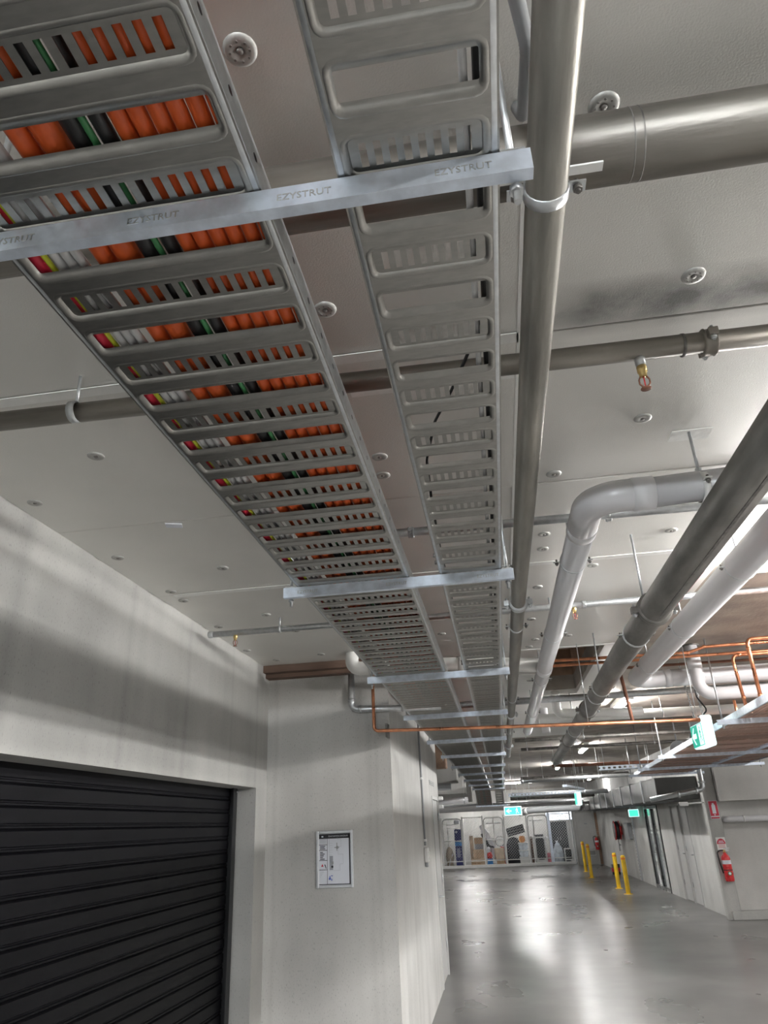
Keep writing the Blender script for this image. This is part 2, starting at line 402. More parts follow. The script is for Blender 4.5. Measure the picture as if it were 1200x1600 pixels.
ctr = smesh(MB().lathe([(0.0005, -0.006), (0.006, -0.0055), (0.0075, -0.003), (0.0075, 0.0)], (0, 0, 0), n=8), 'washer_screw', 'bolt_dark')
hol = smesh(MB().cyl((0, 0, -0.0058), (0, 0, -0.003), 0.0025, 6), 'washer_hole', 'bolt_dark')
wp = [(-0.34,0.811),(0.349,1.052),(0.656,1.611),(0.652,2.359),(-0.349,1.545),(-0.336,2.43),(-0.349,2.591),(0.356,2.748),(-1.841,2.501),(-1.385,2.18),
      (-1.831,3.201),(-1.374,3.49),(0.352,3.435),(0.356,3.651),(0.658,4.006),(0.359,4.338),(-1.425,4.437),(-1.811,3.802),(-1.812,3.99),(-1.829,4.634),
      (-1.876,5.375),(-1.348,4.899),(-1.757,5.786),(0.347,5.106),(0.613,4.931),(-0.32,5.331),(-0.315,3.244),(0.36,1.93),(-1.38,1.3),(0.66,3.2),(1.0,3.55),
      (0.36,6.0),(0.36,6.6),(0.42,7.6),(0.40,5.75),(0.658,5.7),(1.02,1.2),(1.02,1.9),(-1.35,5.7)]
for x, y in wp:
    o = inst('fixing_washer', wme, (x, y, 3.0775), ceil)
    inst('washer_screw', ctr, (x, y, 3.0775), o)
    if y < 2.0:
        for k in range(8): inst('washer_hole', hol, (x+0.019*math.cos(k*PI/4), y+0.019*math.sin(k*PI/4), 3.0775), o)
# ---- left wall with the roller door opening
WX = -1.936
lw = MB().box((-2.2, YB, 2.08), (WX, 6.163, 3.14)).box((-2.2, 5.885, 0), (WX, 6.163, 2.08)).box((-2.2, YB, 0), (WX, 0.55, 2.08))
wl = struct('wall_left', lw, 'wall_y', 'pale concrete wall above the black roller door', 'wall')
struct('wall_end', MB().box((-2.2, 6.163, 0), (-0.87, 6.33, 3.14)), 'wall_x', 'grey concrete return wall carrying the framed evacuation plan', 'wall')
ws = MB().box((-1.02, 6.33, 0), (-0.87, 9.72, 3.14)).box((-1.02, 9.72, 2.09), (-0.87, 10.66, 3.14)).box((-1.02, 10.66, 0), (-0.87, 10.78, 3.14))
struct('wall_side', ws, 'wall_side', 'pale concrete side wall with switch and grey door', 'wall')
tr = thing('trim_1', 'stained timber packers along the top of the end wall', 'trim', (-1.4, 6.1, 2.99), kind='structure')
MB().box((-1.935, 5.985, 3.02), (-0.86, 6.163, 3.08)).build('timber_batten', 'timber', tr)
MB().box((-1.935, 6.06, 2.985), (-0.86, 6.163, 3.018)).build('timber_batten', 'timber', tr)
# ---- roller door
rd = thing('roller_door', 'closed black steel roller shutter in the left wall', 'door', (-2.1, 3.2, 0))
P = 0.0935
prof = [(0, 0.0), (0.010, 0.006), (0.010, 0.013), (0.004, 0.018), (0.004, 0.022), (0.012, 0.027), (0.012, 0.086), (0.0, 0.0935)]
sm_ = MB(); n = len(prof)
sm_.add([(x, -2.62, z) for x, z in prof]+[(x, 2.62, z) for x, z in prof], [(i, n+i, n+i+1, i+1) for i in range(n-1)])
slat = smesh(sm_, 'slat', 'roller_black')
for k in range(23): inst('slat', slat, (-2.125, 3.2, 0.03+k*P), rd)
for yy in (5.80, 0.56):
    g = MB(); d = 1 if yy > 3 else -1
    g.box((-2.13, yy-0.015, 0), (-2.085, yy+0.07, 2.12)).box((-2.085, min(yy-0.05*d, yy+0.03*d), 0), (-2.072, max(yy-0.05*d, yy+0.03*d), 2.08))
    g.build('guide_rail', 'roller_guide', rd)
MB().box((-2.19, 0.5, 2.081), (-2.09, 5.885, 2.14)).build('head_box', 'roller_guide', rd)
MB().cyl((-2.071, 5.82, 2.055), (-2.066, 5.82, 2.055), 0.006, 8).build('screw', 'galv', rd)
# ---- outer shell
struct('wall_back', MB().box((XL, YB-0.2, 0), (XR, YB, 3.3)), 'wall_far', 'grey concrete wall behind the viewpoint', 'wall')
struct('wall_far_left', MB().box((XL-0.2, 10.78, 0), (XL, YF, 3.3)), 'wall_far', 'grey concrete wall at the far left of the car park', 'wall')
struct('wall_room', MB().box((XL, 10.78, 0), (-1.02, 10.9, 3.14)), 'wall_far', 'grey wall closing the room behind the side wall', 'wall')
struct('wall_right', MB().box((XR, YB, 0), (XR+0.2, 15.3, 3.3)), 'wall_far', 'grey concrete wall along the right of the bay', 'wall')
# right front wall, its beam and kerb
struct('wall_front_right', MB().box((3.86, 15.15, 0), (XR, 15.4, 3.14)), 'wall_x', 'pale concrete wall with red extinguisher and signs', 'wall')
struct('trim_2', MB().box((3.99, 14.9, 1.93), (XR, 15.15, 2.6)), 'wall_x', 'pale concrete beam above the extinguisher wall', 'beam')
struct('trim_3', MB().cbox((3.745, 15.02, 0), (3.985, 15.149, 3.13), 0.01), 'wall_far', 'narrow concrete pier at the wall corner by the extinguisher', 'pier')
struct('trim_4', MB().cbox((3.82, 14.98, 0), (XR, 15.149, 0.14), 0.01), 'wall_far', 'low concrete kerb at the foot of the extinguisher wall', 'kerb')
# right side wall with doorways: glass door at 18.9..21.9, two grey doors
rw = MB()
RX = 3.86
segs = [(15.4, 17.1, 0, 3.14), (18.72, 20.15, 0, 3.14), (22.0, 33.0, 0, 3.14), (17.1, 18.72, 1.95, 3.14), (20.15, 22.0, 1.98, 3.14)]
for a, b, z0, z1 in segs: rw.box((RX, a, z0), (RX+0.16, b, z1))
struct('wall_right_side', rw, 'wall_side', 'pale concrete wall with grey doors receding on the right', 'wall')
struct('wall_lobby', MB().box((RX+1.6, 18, 0), (RX+1.7, 24, 3.14)).box((RX+0.16, 18.0, 0), (RX+1.6, 18.1, 3.14)).box((RX+0.16, 24, 0), (RX+1.6, 24.1, 3.14)), 'wall_far', 'pale wall of the lift lobby behind the glass door', 'wall')
struct('wall_far_right', MB().box((2.86, 33.0, 0), (XR, 33.2, 3.14)), 'wall_far', 'grey concrete wall beside the storage cages', 'wall')
fb = MB().box((XL, 37.6, 0), (2.05, 37.8, 3.3)).box((2.05, 37.6, 0), (3.6, 37.8, 1.72)).box((2.05, 37.6, 2.06), (3.6, 37.8, 3.3)).box((3.6, 37.6, 0), (XR, 37.8, 3.3))
struct('wall_cage_back', fb, 'wall_far', 'light grey wall behind the storage cages', 'wall')
# downstand beams in the far left ceiling
for k, (y, z) in enumerate(((14.0, 2.72), (17.5, 2.62), (21.5, 2.52), (26.0, 2.42), (31.0, 2.28))):
    struct('beam_%d' % (k+1), MB().cbox((XL, y, z), (-0.95, y+0.45, 3.14), 0.015), 'rust_conc' if k == 0 else 'wall_far',
           ['rust stained downstand beam beyond the side wall', 'second downstand beam beyond the side wall', 'third downstand beam beyond the side wall', 'fourth downstand beam beyond the side wall', 'lowest downstand beam nearest the storage cages'][k], 'beam')
# ---- doors
d1 = thing('door_1', 'plain grey door at the far end of the side wall', 'door', (-0.9, 10.19, 0), kind='structure')
MB().box((-0.93, 9.76, 0.005), (-0.885, 10.62, 2.05)).build('door_leaf', 'grey_paint', d1)
fr = MB().box((-0.95, 9.72, 0), (-0.862, 9.757, 2.09)).box((-0.95, 10.623, 0), (-0.862, 10.66, 2.09)).box((-0.95, 9.757, 2.053), (-0.862, 10.623, 2.09))
fr.build('door_frame', 'grey_paint', d1)
h = MB().cyl((-0.885, 10.0, 0.93), (-0.83, 10.0, 0.93), 0.010, 8).tube(fillet([(-0.832, 10.0, 0.93), (-0.825, 10.0, 0.93), (-0.825, 10.13, 0.925)], 0.006), 0.009, 8).box((-0.885, 9.975, 0.86), (-0.878, 10.025, 1.02))
h.build('door_handle', 'galv', d1)
for z in (0.3, 1.05, 1.8): MB().cyl((-0.872, 10.622, z), (-0.872, 10.622, z+0.10), 0.008, 8).build('hinge', 'galv', d1)
for nm, lab, y0, y1 in (('door_2', 'grey fire door nearest the extinguisher on the right', 17.14, 17.88), ('door_3', 'grey fire door between the first one and the wall panel', 17.92, 18.68)):
    d = thing(nm, lab, 'door', (RX, (y0+y1)/2, 0), kind='structure')
    MB().box((RX+0.03, y0, 0.01), (RX+0.07, y1, 1.92)).build('door_leaf', 'grey_paint', d)
    MB().box((RX-0.012, y0-0.035, 0), (RX+0.09, y0-0.004, 1.95)).box((RX-0.012, y1+0.004, 0), (RX+0.09, y1+0.035, 1.95)).box((RX-0.012, y0-0.004, 1.922), (RX+0.09, y1+0.004, 1.955)).build('door_frame', 'grey_paint', d)
    hy = y0+0.08
    MB().tube(fillet([(RX+0.03, hy, 0.95), (RX-0.03, hy, 0.95), (RX-0.03, hy+0.11, 0.95)], 0.012), 0.009, 8).box((RX+0.022, hy-0.025, 0.88), (RX+0.03, hy+0.025, 1.04)).build('door_handle', 'mid_grey', d)
    for z in (0.3, 1.0): MB().cyl((RX+0.024, y1-0.006, z), (RX+0.024, y1-0.006, z+0.1), 0.009, 8).build('hinge', 'mid_grey', d)
g = thing('door_4', 'black framed glass lobby door on the right', 'door', (RX, 21.0, 0), kind='structure')
for a, b in ((20.16, 20.24), (21.0, 21.16), (21.9, 21.99)):
    MB().box((RX-0.02, a, 0), (RX+0.08, b, 1.97)).build('door_stile', 'dark_frame', g)
MB().box((RX-0.02, 20.24, 1.9), (RX+0.08, 21.9, 1.97)).build('door_rail', 'dark_frame', g)
MB().box((RX-0.02, 20.24, 0), (RX+0.08, 21.0, 0.09)).build('door_rail', 'dark_frame', g)
MB().box((RX-0.02, 21.16, 0), (RX+0.08, 21.9, 0.09)).build('door_rail', 'dark_frame', g)
for a, b in ((20.24, 21.0), (21.16, 21.9)): MB().box((RX+0.02, a, 0.09), (RX+0.03, b, 1.9)).build('pane', 'door_glass', g)
fd = thing('door_5', 'far grey door with a low vent grille beside the cages', 'door', (3.3, 33, 0), kind='structure')
MB().box((3.0, 32.965, 0.005), (3.68, 32.999, 1.95)).build('door_leaf', 'grey_paint', fd)
MB().box((2.93, 32.95, 0), (2.997, 32.999, 2.0)).box((3.683, 32.95, 0), (3.75, 32.999, 2.0)).build('door_frame', 'grey_paint', fd)
vg = MB().box((3.32, 32.955, 0.34), (3.62, 32.964, 0.36)).box((3.32, 32.955, 0.52), (3.62, 32.964, 0.54)).box((3.32, 32.955, 0.36), (3.34, 32.964, 0.52)).box((3.60, 32.955, 0.36), (3.62, 32.964, 0.52))
vg.build('vent_frame', 'white_paint', fd)
for k in range(4): MB().box((3.342, 32.957, 0.375+k*0.036), (3.598, 32.964, 0.395+k*0.036)).build('vent_slat', 'mid_grey', fd)
MB().box((3.31, 32.958, 1.51), (3.42, 32.964, 1.55)).build('name_plate', 'ink_grey', fd)
bp = thing('trim_5', 'strip of exposed brown brickwork beside the far extinguisher', 'brickwork', (3.8, 33, 0), kind='structure')
MB().box((3.752, 32.985, 0), (3.86, 32.998, 1.95)).build('mortar_bed', 'concrete_slab', bp)
bk = smesh(MB().cbox((-0.05, -0.012, -0.034), (0.05, 0.012, 0.034), 0.004), 'brick', 'rust_conc')
for k in range(24): inst('brick', bk, (3.807, 32.975, 0.06+k*0.079), bp)

# ================================================================ CABLE TRAYS
ZT = 2.65; LO = 0.1185; LP = 0.0982; PITCH = LO+LP; Y0 = 0.7818
def rrect(x0, x1, y0, y1, r, z, seg=3):
    out = []
    for cx, cy, a in ((x1-r, y1-r, 0), (x0+r, y1-r, 90), (x0+r, y0+r, 180), (x1-r, y0+r, 270)):
        for k in range(seg+1):
            t = math.radians(a+90*k/seg); out.append((cx+r*math.cos(t), cy+r*math.sin(t), z))
    return out
def rung_mesh(W, kind, ns):
    m = MB(); L = LO if kind == 'open' else LP; e = 0.013; rl = 0.086 if kind == 'open' else 0.080
    x0, x1, y0, y1 = e, W-e, (L-rl)/2, (L+rl)/2
    for a, b in (((0, 0), (W, y0)), ((0, y1), (W, L)), ((0, y0), (x0, y1)), ((x1, y0), (W, y1))):
        m.add([(a[0], a[1], 0), (b[0], a[1], 0), (b[0], b[1], 0), (a[0], b[1], 0)], [(0, 1, 2, 3)])
    r = 0.020; seg = 3; n = 4*(seg+1)
    O = rrect(x0, x1, y0, y1, r, 0, seg)
    for q, c in enumerate(((x1, y1), (x0, y1), (x0, y0), (x1, y0))):
        k = q*(seg+1); m.add([(c[0], c[1], 0)]+O[k:k+seg+1], [(0, i+1, i+2) for i in range(seg)])
    d = 0.0115; hgt = 0.0055
    O2 = rrect(x0+0.005, x1-0.005, y0+0.005, y1-0.005, r-0.005, -0.0022, seg)
    I = rrect(x0+d, x1-d, y0+d, y1-d, r-d+0.001, hgt, seg)
    loops = [O, O2, I]
    if kind == 'open':
        loops.append(rrect(x0+d+0.001, x1-d-0.001, y0+d+0.009, y1-d-0.009, 0.003, hgt+0.001, seg))
    vs = [p for l in loops for p in l]
    m.add(vs, [(j*n+i, j*n+(i+1) % n, (j+1)*n+(i+1) % n, (j+1)*n+i) for j in range(len(loops)-1) for i in range(n)], True)
    if kind == 'perf':
        rr = r-d+0.001; xa, xb, ya, yb = x0+d+rr, x1-d-rr, y0+d, y1-d
        s1 = seg+1
        m.add(I[s1:3*s1], [list(range(2*s1))]); m.add(I[3*s1:4*s1]+I[0:s1], [list(range(2*s1))])
        p = (xb-xa)/ns; sw = p*0.5; sy0, sy1 = ya+0.008, yb-0.008
        def q(ax, ay, bx, by): m.add([(ax, ay, hgt), (bx, ay, hgt), (bx, by, hgt), (ax, by, hgt)], [(0, 1, 2, 3)])
        for k in range(ns):
            c = xa+(k+0.5)*p
            q(xa+k*p, ya, c-sw/2, yb); q(c+sw/2, ya, xa+(k+1)*p, yb); q(c-sw/2, ya, c+sw/2, sy0); q(c-sw/2, sy1, c+sw/2, yb)
            for xx in (c-sw/2, c+sw/2): m.add([(xx, sy0, hgt), (xx, sy1, hgt), (xx, sy1, hgt+0.0015), (xx, sy0, hgt+0.0015)], [(0, 1, 2, 3)])
    # small fixing hole rim on the flat between the pressings
    m.cyl((W*0.47, 0.006, -0.0004), (W*0.47, 0.006, 0.0004), 0.0025, 6)
    return smesh(m, 'tray_rung', 'tray_zinc')
def rail_mesh(nseg, side):
    m = MB(); L = PITCH/2; H = 0.057; s = side
    for i in range(nseg):
        y = i*L; hc = (y+L*0.5, 0.032); ha, hb = 0.0085, 0.0055
        def P(yy, zz): return (0, yy, zz)
        y0, y1, z0, z1 = hc[0]-0.012, hc[0]+0.012, 0.022, 0.042
        for a, b, c, d in ((y, 0.003, y+L, z0), (y, z1, y+L, H), (y, z0, y0, z1), (y1, z0, y+L, z1)):
            m.add([P(a, b), P(c, b), P(c, d), P(a, d)], [(0, 1, 2, 3)])
        el = [P(hc[0]+ha*math.cos(k*PI/4), hc[1]+hb*math.sin(k*PI/4)) for k in range(8)]
        sq = [P(y1, hc[1]), P(y1, z1), P(hc[0], z1), P(y0, z1), P(y0, hc[1]), P(y0, z0), P(hc[0], z0), P(y1, z0)]
        m.add(el+sq, [(k, (k+1) % 8, 8+(k+1) % 8, 8+k) for k in range(8)])
    Y = nseg*L
    m.add([(0, 0, 0.003), (0, Y, 0.003), (-s*0.003, Y, 0), (-s*0.003, 0, 0), (-s*0.011, Y, -0.0006), (-s*0.011, 0, -0.0006)], [(0, 1, 2, 3), (3, 2, 4, 5)], True)
    m.add([(0, 0, H), (0, Y, H), (-s*0.010, Y, H+0.001), (-s*0.010, 0, H+0.001), (-s*0.010, Y, H-0.008), (-s*0.010, 0, H-0.008)], [(0, 1, 2, 3), (3, 2, 4, 5)])
    return smesh(m, 'side_rail', 'galv')
K0, K1 = -6, 100
YEND = Y0+PITCH*K1
slope_k = 7; dz = 0.41; SLEN = slope_k*PITCH; ang = -math.asin(dz/SLEN); cs, sn = math.cos(ang), math.sin(ang)
YS = YEND+SLEN*cs
def tray(x0, W, ns, label):
    t = thing('cable_tray', label, 'cable tray', (x0+W/2, 0.76, ZT))
    mo, mp = rung_mesh(W, 'open', ns), rung_mesh(W, 'perf', ns)
    for k in range(K0, K1):
        inst('tray_rung', mo, (x0, Y0+k*PITCH, ZT), t); inst('tray_rung', mp, (x0, Y0+k*PITCH+LO, ZT), t)
    for k in range(slope_k):
        for me, d in ((mo, 0), (mp, LO)): inst('tray_rung', me, (x0, YEND+(k*PITCH+d)*cs, ZT+(k*PITCH+d)*sn), t, (ang, 0, 0))
    for k in range(6):
        for me, d in ((mo, 0), (mp, LO)): inst('tray_rung', me, (x0, YS+k*PITCH+d, ZT-dz), t)
    for sd, xx in ((-1, x0), (1, x0+W)):
        inst('side_rail', rail_mesh(2*(K1-K0), sd), (xx, Y0+K0*PITCH, ZT), t)
        inst('side_rail', rail_mesh(2*slope_k, sd), (xx, YEND, ZT), t, (ang, 0, 0))
        inst('side_rail', rail_mesh(12, sd), (xx, YS, ZT-dz), t)
    return t
LX0, LW, RX0, RW = -0.727, 0.457, -0.150, 0.243
t1 = tray(LX0, LW, 15, 'wide zinc cable tray full of orange cables')
t2 = tray(RX0, RW, 8, 'narrow zinc cable tray with few cables beside the steel pipe')
# splice bolts on the sides of the trays near the hangers
bolt_me = smesh(MB().cyl((0, 0, 0), (0.012, 0, 0), 0.008, 6), 'splice_bolt', 'bolt_dark')
for tt, xx in ((t1, LX0-0.012), (t2, RX0-0.012)):
    for yy in (2.52, 2.60, 4.47, 4.55): inst('splice_bolt', bolt_me, (xx, yy, ZT+0.03), tt)
# ---- cables in the trays
def cable(x, r, mat, label, group, seed, z=None, wander=0.004, ya=-0.4, cat='cable'):
    rg = random.Random(seed); pts = []
    z = (ZT+0.014+r) if z is None else z
    k = 0; y = ya
    while y < YEND-0.1:
        pts.append((x+rg.uniform(-wander, wander), y, z+rg.uniform(0, wander*0.5))); y += 0.55
    c2 = MB().tube(pts+[(x, YEND+0.1, z+0.004), (x, YS-0.02, z-dz+0.03)], r, 10)
    return tag(c2.build('cable', mat), label, cat, group)
ox = [-0.292, -0.3205, -0.349, -0.3775, -0.406, -0.4345]
for i, x in enumerate(ox):
    cable(x, 0.0135, 'orange_cable', '%s orange cable from the right edge of the wide tray' % ORD[i], 'orange cables in the wide tray', 20+i, wander=0.0004)
cable(-0.5475, 0.022, 'orange_cable', 'thickest orange cable left of the black cables in the wide tray', 'orange cables in the wide tray', 31, wander=0.0008)
cable(-0.588, 0.016, 'orange_cable', 'orange cable furthest left in the wide tray', 'orange cables in the wide tray', 32, wander=0.0008)
cable(-0.505, 0.016, 'black_cable', 'left one of two thick black cables in the wide tray', 'black cables in the wide tray', 33, wander=0.0008)
cable(-0.4635, 0.0125, 'black_cable', 'right one of two black cables in the wide tray', 'black cables in the wide tray', 34, wander=0.0004)
cable(-0.4825, 0.0055, 'green_cable', 'thin green cable between the black cables in the wide tray', None, 35, wander=0.0003)
cable(-0.703, 0.0125, 'crimson_cable', 'crimson cable along the left edge of the wide tray', None, 36, wander=0.0006)
cable(-0.682, 0.005, 'earth_cable', 'thin yellow green earth cable beside the crimson cable', None, 37, wander=0.0004)
for i, x in enumerate((-0.665, -0.646, -0.627)):
    cable(x, 0.0085, 'grey_cable', 'pale grey cable, %s from the left in the wide tray' % ORD[i], 'pale grey cables in the wide tray', 40+i, wander=0.0003)
cable(0.070, 0.011, 'black_cable', 'black cable along the right edge of the narrow tray', 'cables in the narrow tray', 50, wander=0.0006)
cable(0.047, 0.006, 'grey_cable', 'thin grey cable beside the black one in the narrow tray', 'cables in the narrow tray', 51, wander=0.0006)
p = [(0.058, 1.2, ZT+0.055), (0.03, 1.27, ZT+0.03), (-0.02, 1.42, ZT+0.03), (-0.07, 1.55, ZT+0.03), (-0.11, 1.75, ZT+0.03), (-0.12, 2.0, ZT+0.03), (-0.128, 2.4, ZT+0.03), (-0.127, 6.0, ZT+0.03)]
tag(MB().tube(fillet(p, 0.2, 3), 0.004, 6).build('cable', 'black_cable'), 'thin black cable crossing the narrow tray diagonally', 'cable', 'cables in the narrow tray')

# ---- trapeze hangers
strut = MB(); H = 0.041
def strut_mb(x0, x1, y, z, m=None):
    m = m or MB()
    pf = [(0.021, 0.0), (0.0, 0.0), (0.0, H), (0.021, H), (0.021, H-0.009), (0.019, H-0.009), (0.019, H-0.0025), (0.0025, H-0.0025), (0.0025, 0.0025), (0.019, 0.0025), (0.019, 0.009), (0.021, 0.009)]
    return m.prism(pf, lambda u, v: (x0, y+u, z+v), lambda u, v: (x1, y+u, z+v))
def nut(m, x, y, z, r=0.011, h=0.01): return m.cyl((x, y, z), (x, y, z+h), r, 6)
HY = [0.758, 2.65, 4.60, 6.45, 8.60, 10.65, 12.80, 14.93, 17.10, 19.50, 21.90]
def hanger(x0, x1, y, z, label, zc=3.08, letters=0, rods=(0.025, 0.025), group='strut hangers under the two trays', rr=0.006):
    t = thing('trapeze_hanger', label, 'hanger', ((x0+x1)/2, y+0.01, z-H), group)
    strut_mb(x0, x1, y, z-H).build('strut_channel', 'strut_zinc', t)
    for xx in (x0+rods[0], x1-rods[1]):
        MB().cyl((xx, y+0.030, z-H-0.03), (xx, y+0.030, zc), rr, 8).build('threaded_rod', 'galv', t)
        for zn in (z-H-0.012, z+0.004): nut(MB(), xx, y+0.030, zn).build('nut', 'galv', t)
        MB().box((xx-0.018, y+0.0, z), (xx+0.018, y+0.045, z+0.0038)).build('washer_plate', 'galv', t)
    for k in range(letters):
        cx = x0+0.10+(x1-x0-0.2)*k/(letters-1 if letters > 1 else 1)
        text_part('EZYSTRUT', 0.018, frame_M((cx, y-0.0006, z-H*0.55), (1, 0, 0), (0, 0, 1)), 'galv', t, 0.0006)
    return t
for i, y in enumerate(HY):
    hanger(-0.782, 0.137, y, ZT-0.003, '%s zinc strut hanger from the camera under both cable trays' % ORD[i], letters=4 if i == 0 else (3 if i == 1 else 0))
hanger(-0.782, 0.2, YS+0.02, ZT-dz-0.006, 'lowest strut hanger where the trays drop by the far sign')

# ================================================================ PIPES
def run(name, path, r, mat, parent, n=18): return MB().tube(path, r, n).build(name, mat, parent)
def band_clamp(parent, c, axis, r, zc, w=0.012, tabs=True, rod=True, mat='galv', dark='bolt_dark'):
    c = V(c); d = V(axis); m = MB()
    m.lathe([(r+0.0005, -w), (r+0.004, -w), (r+0.004, w), (r+0.0005, w)], c, axis, 20)
    x = V((0, 0, 1)).cross(d).normalized()
    if tabs:
        for sgn in (-1, 1):
            q = c+x*sgn*(r+0.016); ex = Matrix((x, d, V((0, 0, 1)))).transposed()
            m.obox(q, (0.034, 2*w, 0.004), ex)
    cl = m.build('clamp', mat, parent)
    if tabs:
        for sgn in (-1, 1):
            q = c+x*sgn*(r+0.018)
            MB().cyl(q+V((0, 0, -0.016)), q+V((0, 0, 0.014)), 0.005, 6).cyl(q+V((0, 0, -0.011)), q+V((0, 0, -0.003)), 0.009, 6).build('bolt', dark, cl)
    if rod: MB().cyl(c+V((0, 0, r)), (c.x, c.y, zc), 0.006, 8).cyl(c+V((0, 0, r)), c+V((0, 0, r+0.02)), 0.012, 6).build('hanger_rod', 'galv', parent)
def coupling(parent, c, axis, r, mat='pipe_steel', s=1.0):
    c = V(c); d = V(axis); m = MB()
    m.lathe([(r, -0.028*s), (r+0.010*s, -0.026*s), (r+0.014*s, -0.02*s), (r+0.010*s, -0.014*s), (r+0.012*s, 0), (r+0.010*s, 0.014*s), (r+0.014*s, 0.02*s), (r+0.010*s, 0.026*s), (r, 0.028*s)], c, axis, 22)
    x = V((0, 0, 1)).cross(d).normalized(); ex = Matrix((x, d, V((0, 0, 1)))).transposed()
    for sgn in (-1, 1): m.obox(c+x*sgn*(r+0.022*s), (0.036*s, 0.036*s, 0.03*s), ex)
    cp = m.build('coupling', mat, parent)
    for sgn in (-1, 1):
        q = c+x*sgn*(r+0.024*s)
        MB().cyl(q+V((0, 0, -0.034*s)), q+V((0, 0, 0.03*s)), 0.007*s, 8).cyl(q+V((0, 0, -0.027*s)), q+V((0, 0, -0.015*s)), 0.012*s, 6).build('bolt', 'galv', cp)
Z1 = V((0, 1, 0)); X1 = V((1, 0, 0))
# main steel pipe beside the narrow tray
t = thing('steel_pipe', 'long galvanised steel pipe running beside the narrow cable tray', 'pipe', (0.192, 5, 2.762))
run('pipe_run', [(0.192, -1.2, 2.8), (0.193, 3.6, 2.8), (0.2, 8, 2.8), (0.205, 13.2, 2.8)], 0.038, 'pipe_steel', t, 24)
for y, rd_ in ((0.985, False), (4.17, True), (6.9, True), (9.6, True)): band_clamp(t, (0.192+(y > 5)*0.006, y, 2.8), Z1, 0.038, 3.08, rod=rd_)
for y in (3.68, 8.0, 11.5): coupling(t, (0.193+(y > 5)*0.006, y, 2.8), Z1, 0.038, 'galv', 0.9)
# big cross pipe near the camera
t = thing('steel_pipe', 'large brownish steel pipe crossing under the ceiling at the top', 'pipe', (0.5, 1.05, 2.88))
run('pipe_run', [(-1.9, 1.05, 2.95), (2.2, 1.045, 2.95), (4.4, 1.045, 2.95)], 0.068, 'pipe_steel_x', t, 28)
for x in (0.372, 0.39): MB().lathe([(0.068, -0.0015), (0.0685, -0.001), (0.0685, 0.001), (0.068, 0.0015)], (x, 1.047, 2.95), X1, 28).build('weld_bead', 'bolt_dark', t)
# sprinkler branches
def sprinkler(x, y, z, label, out=None):
    s = thing('fire_sprinkler', label, 'sprinkler', (x, y, z-0.075), 'sprinkler heads on the branch pipes')
    MB().lathe([(0.012, 0.0), (0.014, -0.004), (0.014, -0.02), (0.011, -0.022), (0.011, -0.034), (0.004, -0.036)], (x, y, z), (0, 0, 1), 12).build('body', 'brass', s)
    m = MB()
    for sg in (-1, 1): m.tube(fillet([(x+sg*0.008, y, z-0.034), (x+sg*0.014, y, z-0.045), (x+sg*0.014, y, z-0.058), (x+sg*0.003, y, z-0.072)], 0.006, 3), 0.0025, 6)
    m.build('frame_arms', 'copper_dark', s)
    MB().cyl((x, y, z-0.036), (x, y, z-0.068), 0.002, 6).build('bulb', 'red_paint', s)
    MB().lathe([(0.0005, -0.072), (0.014, -0.073), (0.015, -0.075), (0.0005, -0.0755)], (x, y, z), (0, 0, 1), 12).build('deflector', 'copper_dark', s)
t = thing('sprinkler_pipe', 'nearest sprinkler branch pipe crossing behind both cable trays', 'pipe', (0, 1.73, 2.92))
run('pipe_run', [(-1.93, 1.69, 2.95), (0.2, 1.735, 2.95), (1.22, 1.75, 2.95)], 0.030, 'pipe_steel_x', t)
coupling(t, (0.70, 1.745, 2.95), X1, 0.030, 'pipe_steel_x', 0.7)
MB().lathe([(0.030, -0.005), (0.0335, -0.004), (0.0335, 0.004), (0.030, 0.005)], (0.63, 1.744, 2.95), X1, 18).build('coupling_ring', 'bolt_dark', t)
MB().cyl((0.508, 1.742, 2.94), (0.508, 1.742, 2.895), 0.015, 12).build('drop_socket', 'galv', t)
m = MB().lathe([(0.0305, -0.012), (0.034, -0.012), (0.034, 0.012), (0.0305, 0.012)], (-1.17, 1.70, 2.95), X1, 16); m.cyl((-1.17, 1.70, 2.98), (-1.17, 1.70, 3.08), 0.005, 8)
m.build('hanger_rod', 'galv', t)
sprinkler(0.508, 1.742, 2.897, 'large brass sprinkler head right of the steel pipe')
t = thing('sprinkler_pipe', 'thin sprinkler pipe crossing behind the white elbow pipe', 'pipe', (0.3, 3.03, 2.96))
run('pipe_run', [(-0.6, 3.04, 3.0), (2.9, 3.11, 3.0)], 0.020, 'galv', t, 14)
coupling(t, (-0.29, 3.05, 3.0), X1, 0.020, 'mid_grey', 0.5); coupling(t, (0.61, 3.08, 3.0), X1, 0.020, 'galv', 0.5)
t = thing('sprinkler_pipe', 'third sprinkler pipe ending near the left wall', 'pipe', (0, 4.0, 2.83))
YB3, ZB3 = 4.54, 3.0
run('pipe_run', [(-1.85, YB3, ZB3), (3.2, YB3, ZB3)], 0.020, 'galv', t, 14)
MB().lathe([(0.0005, -0.012), (0.022, -0.012), (0.024, 0), (0.024, 0.02), (0.020, 0.022)], (-1.85, YB3, ZB3), X1, 14).build('end_cap', 'galv', t)
coupling(t, (0.65, YB3, ZB3), X1, 0.020, 'galv', 0.5)
for x in (-1.36, -0.2, 2.05):
    MB().lathe([(0.0205, -0.01), (0.024, -0.01), (0.024, 0.01), (0.0205, 0.01)], (x, YB3, ZB3), X1, 14).cyl((x, YB3, ZB3+0.02), (x, YB3, 3.08 if x < 1 else 3.14), 0.005, 8).build('hanger_rod', 'galv', t)
sprinkler(-1.67, YB3, ZB3-0.017, 'brass sprinkler head near the left wall on the third pipe'); sprinkler(0.585, YB3, ZB3-0.017, 'brass sprinkler head between the grey drain pipe and dark pipe')
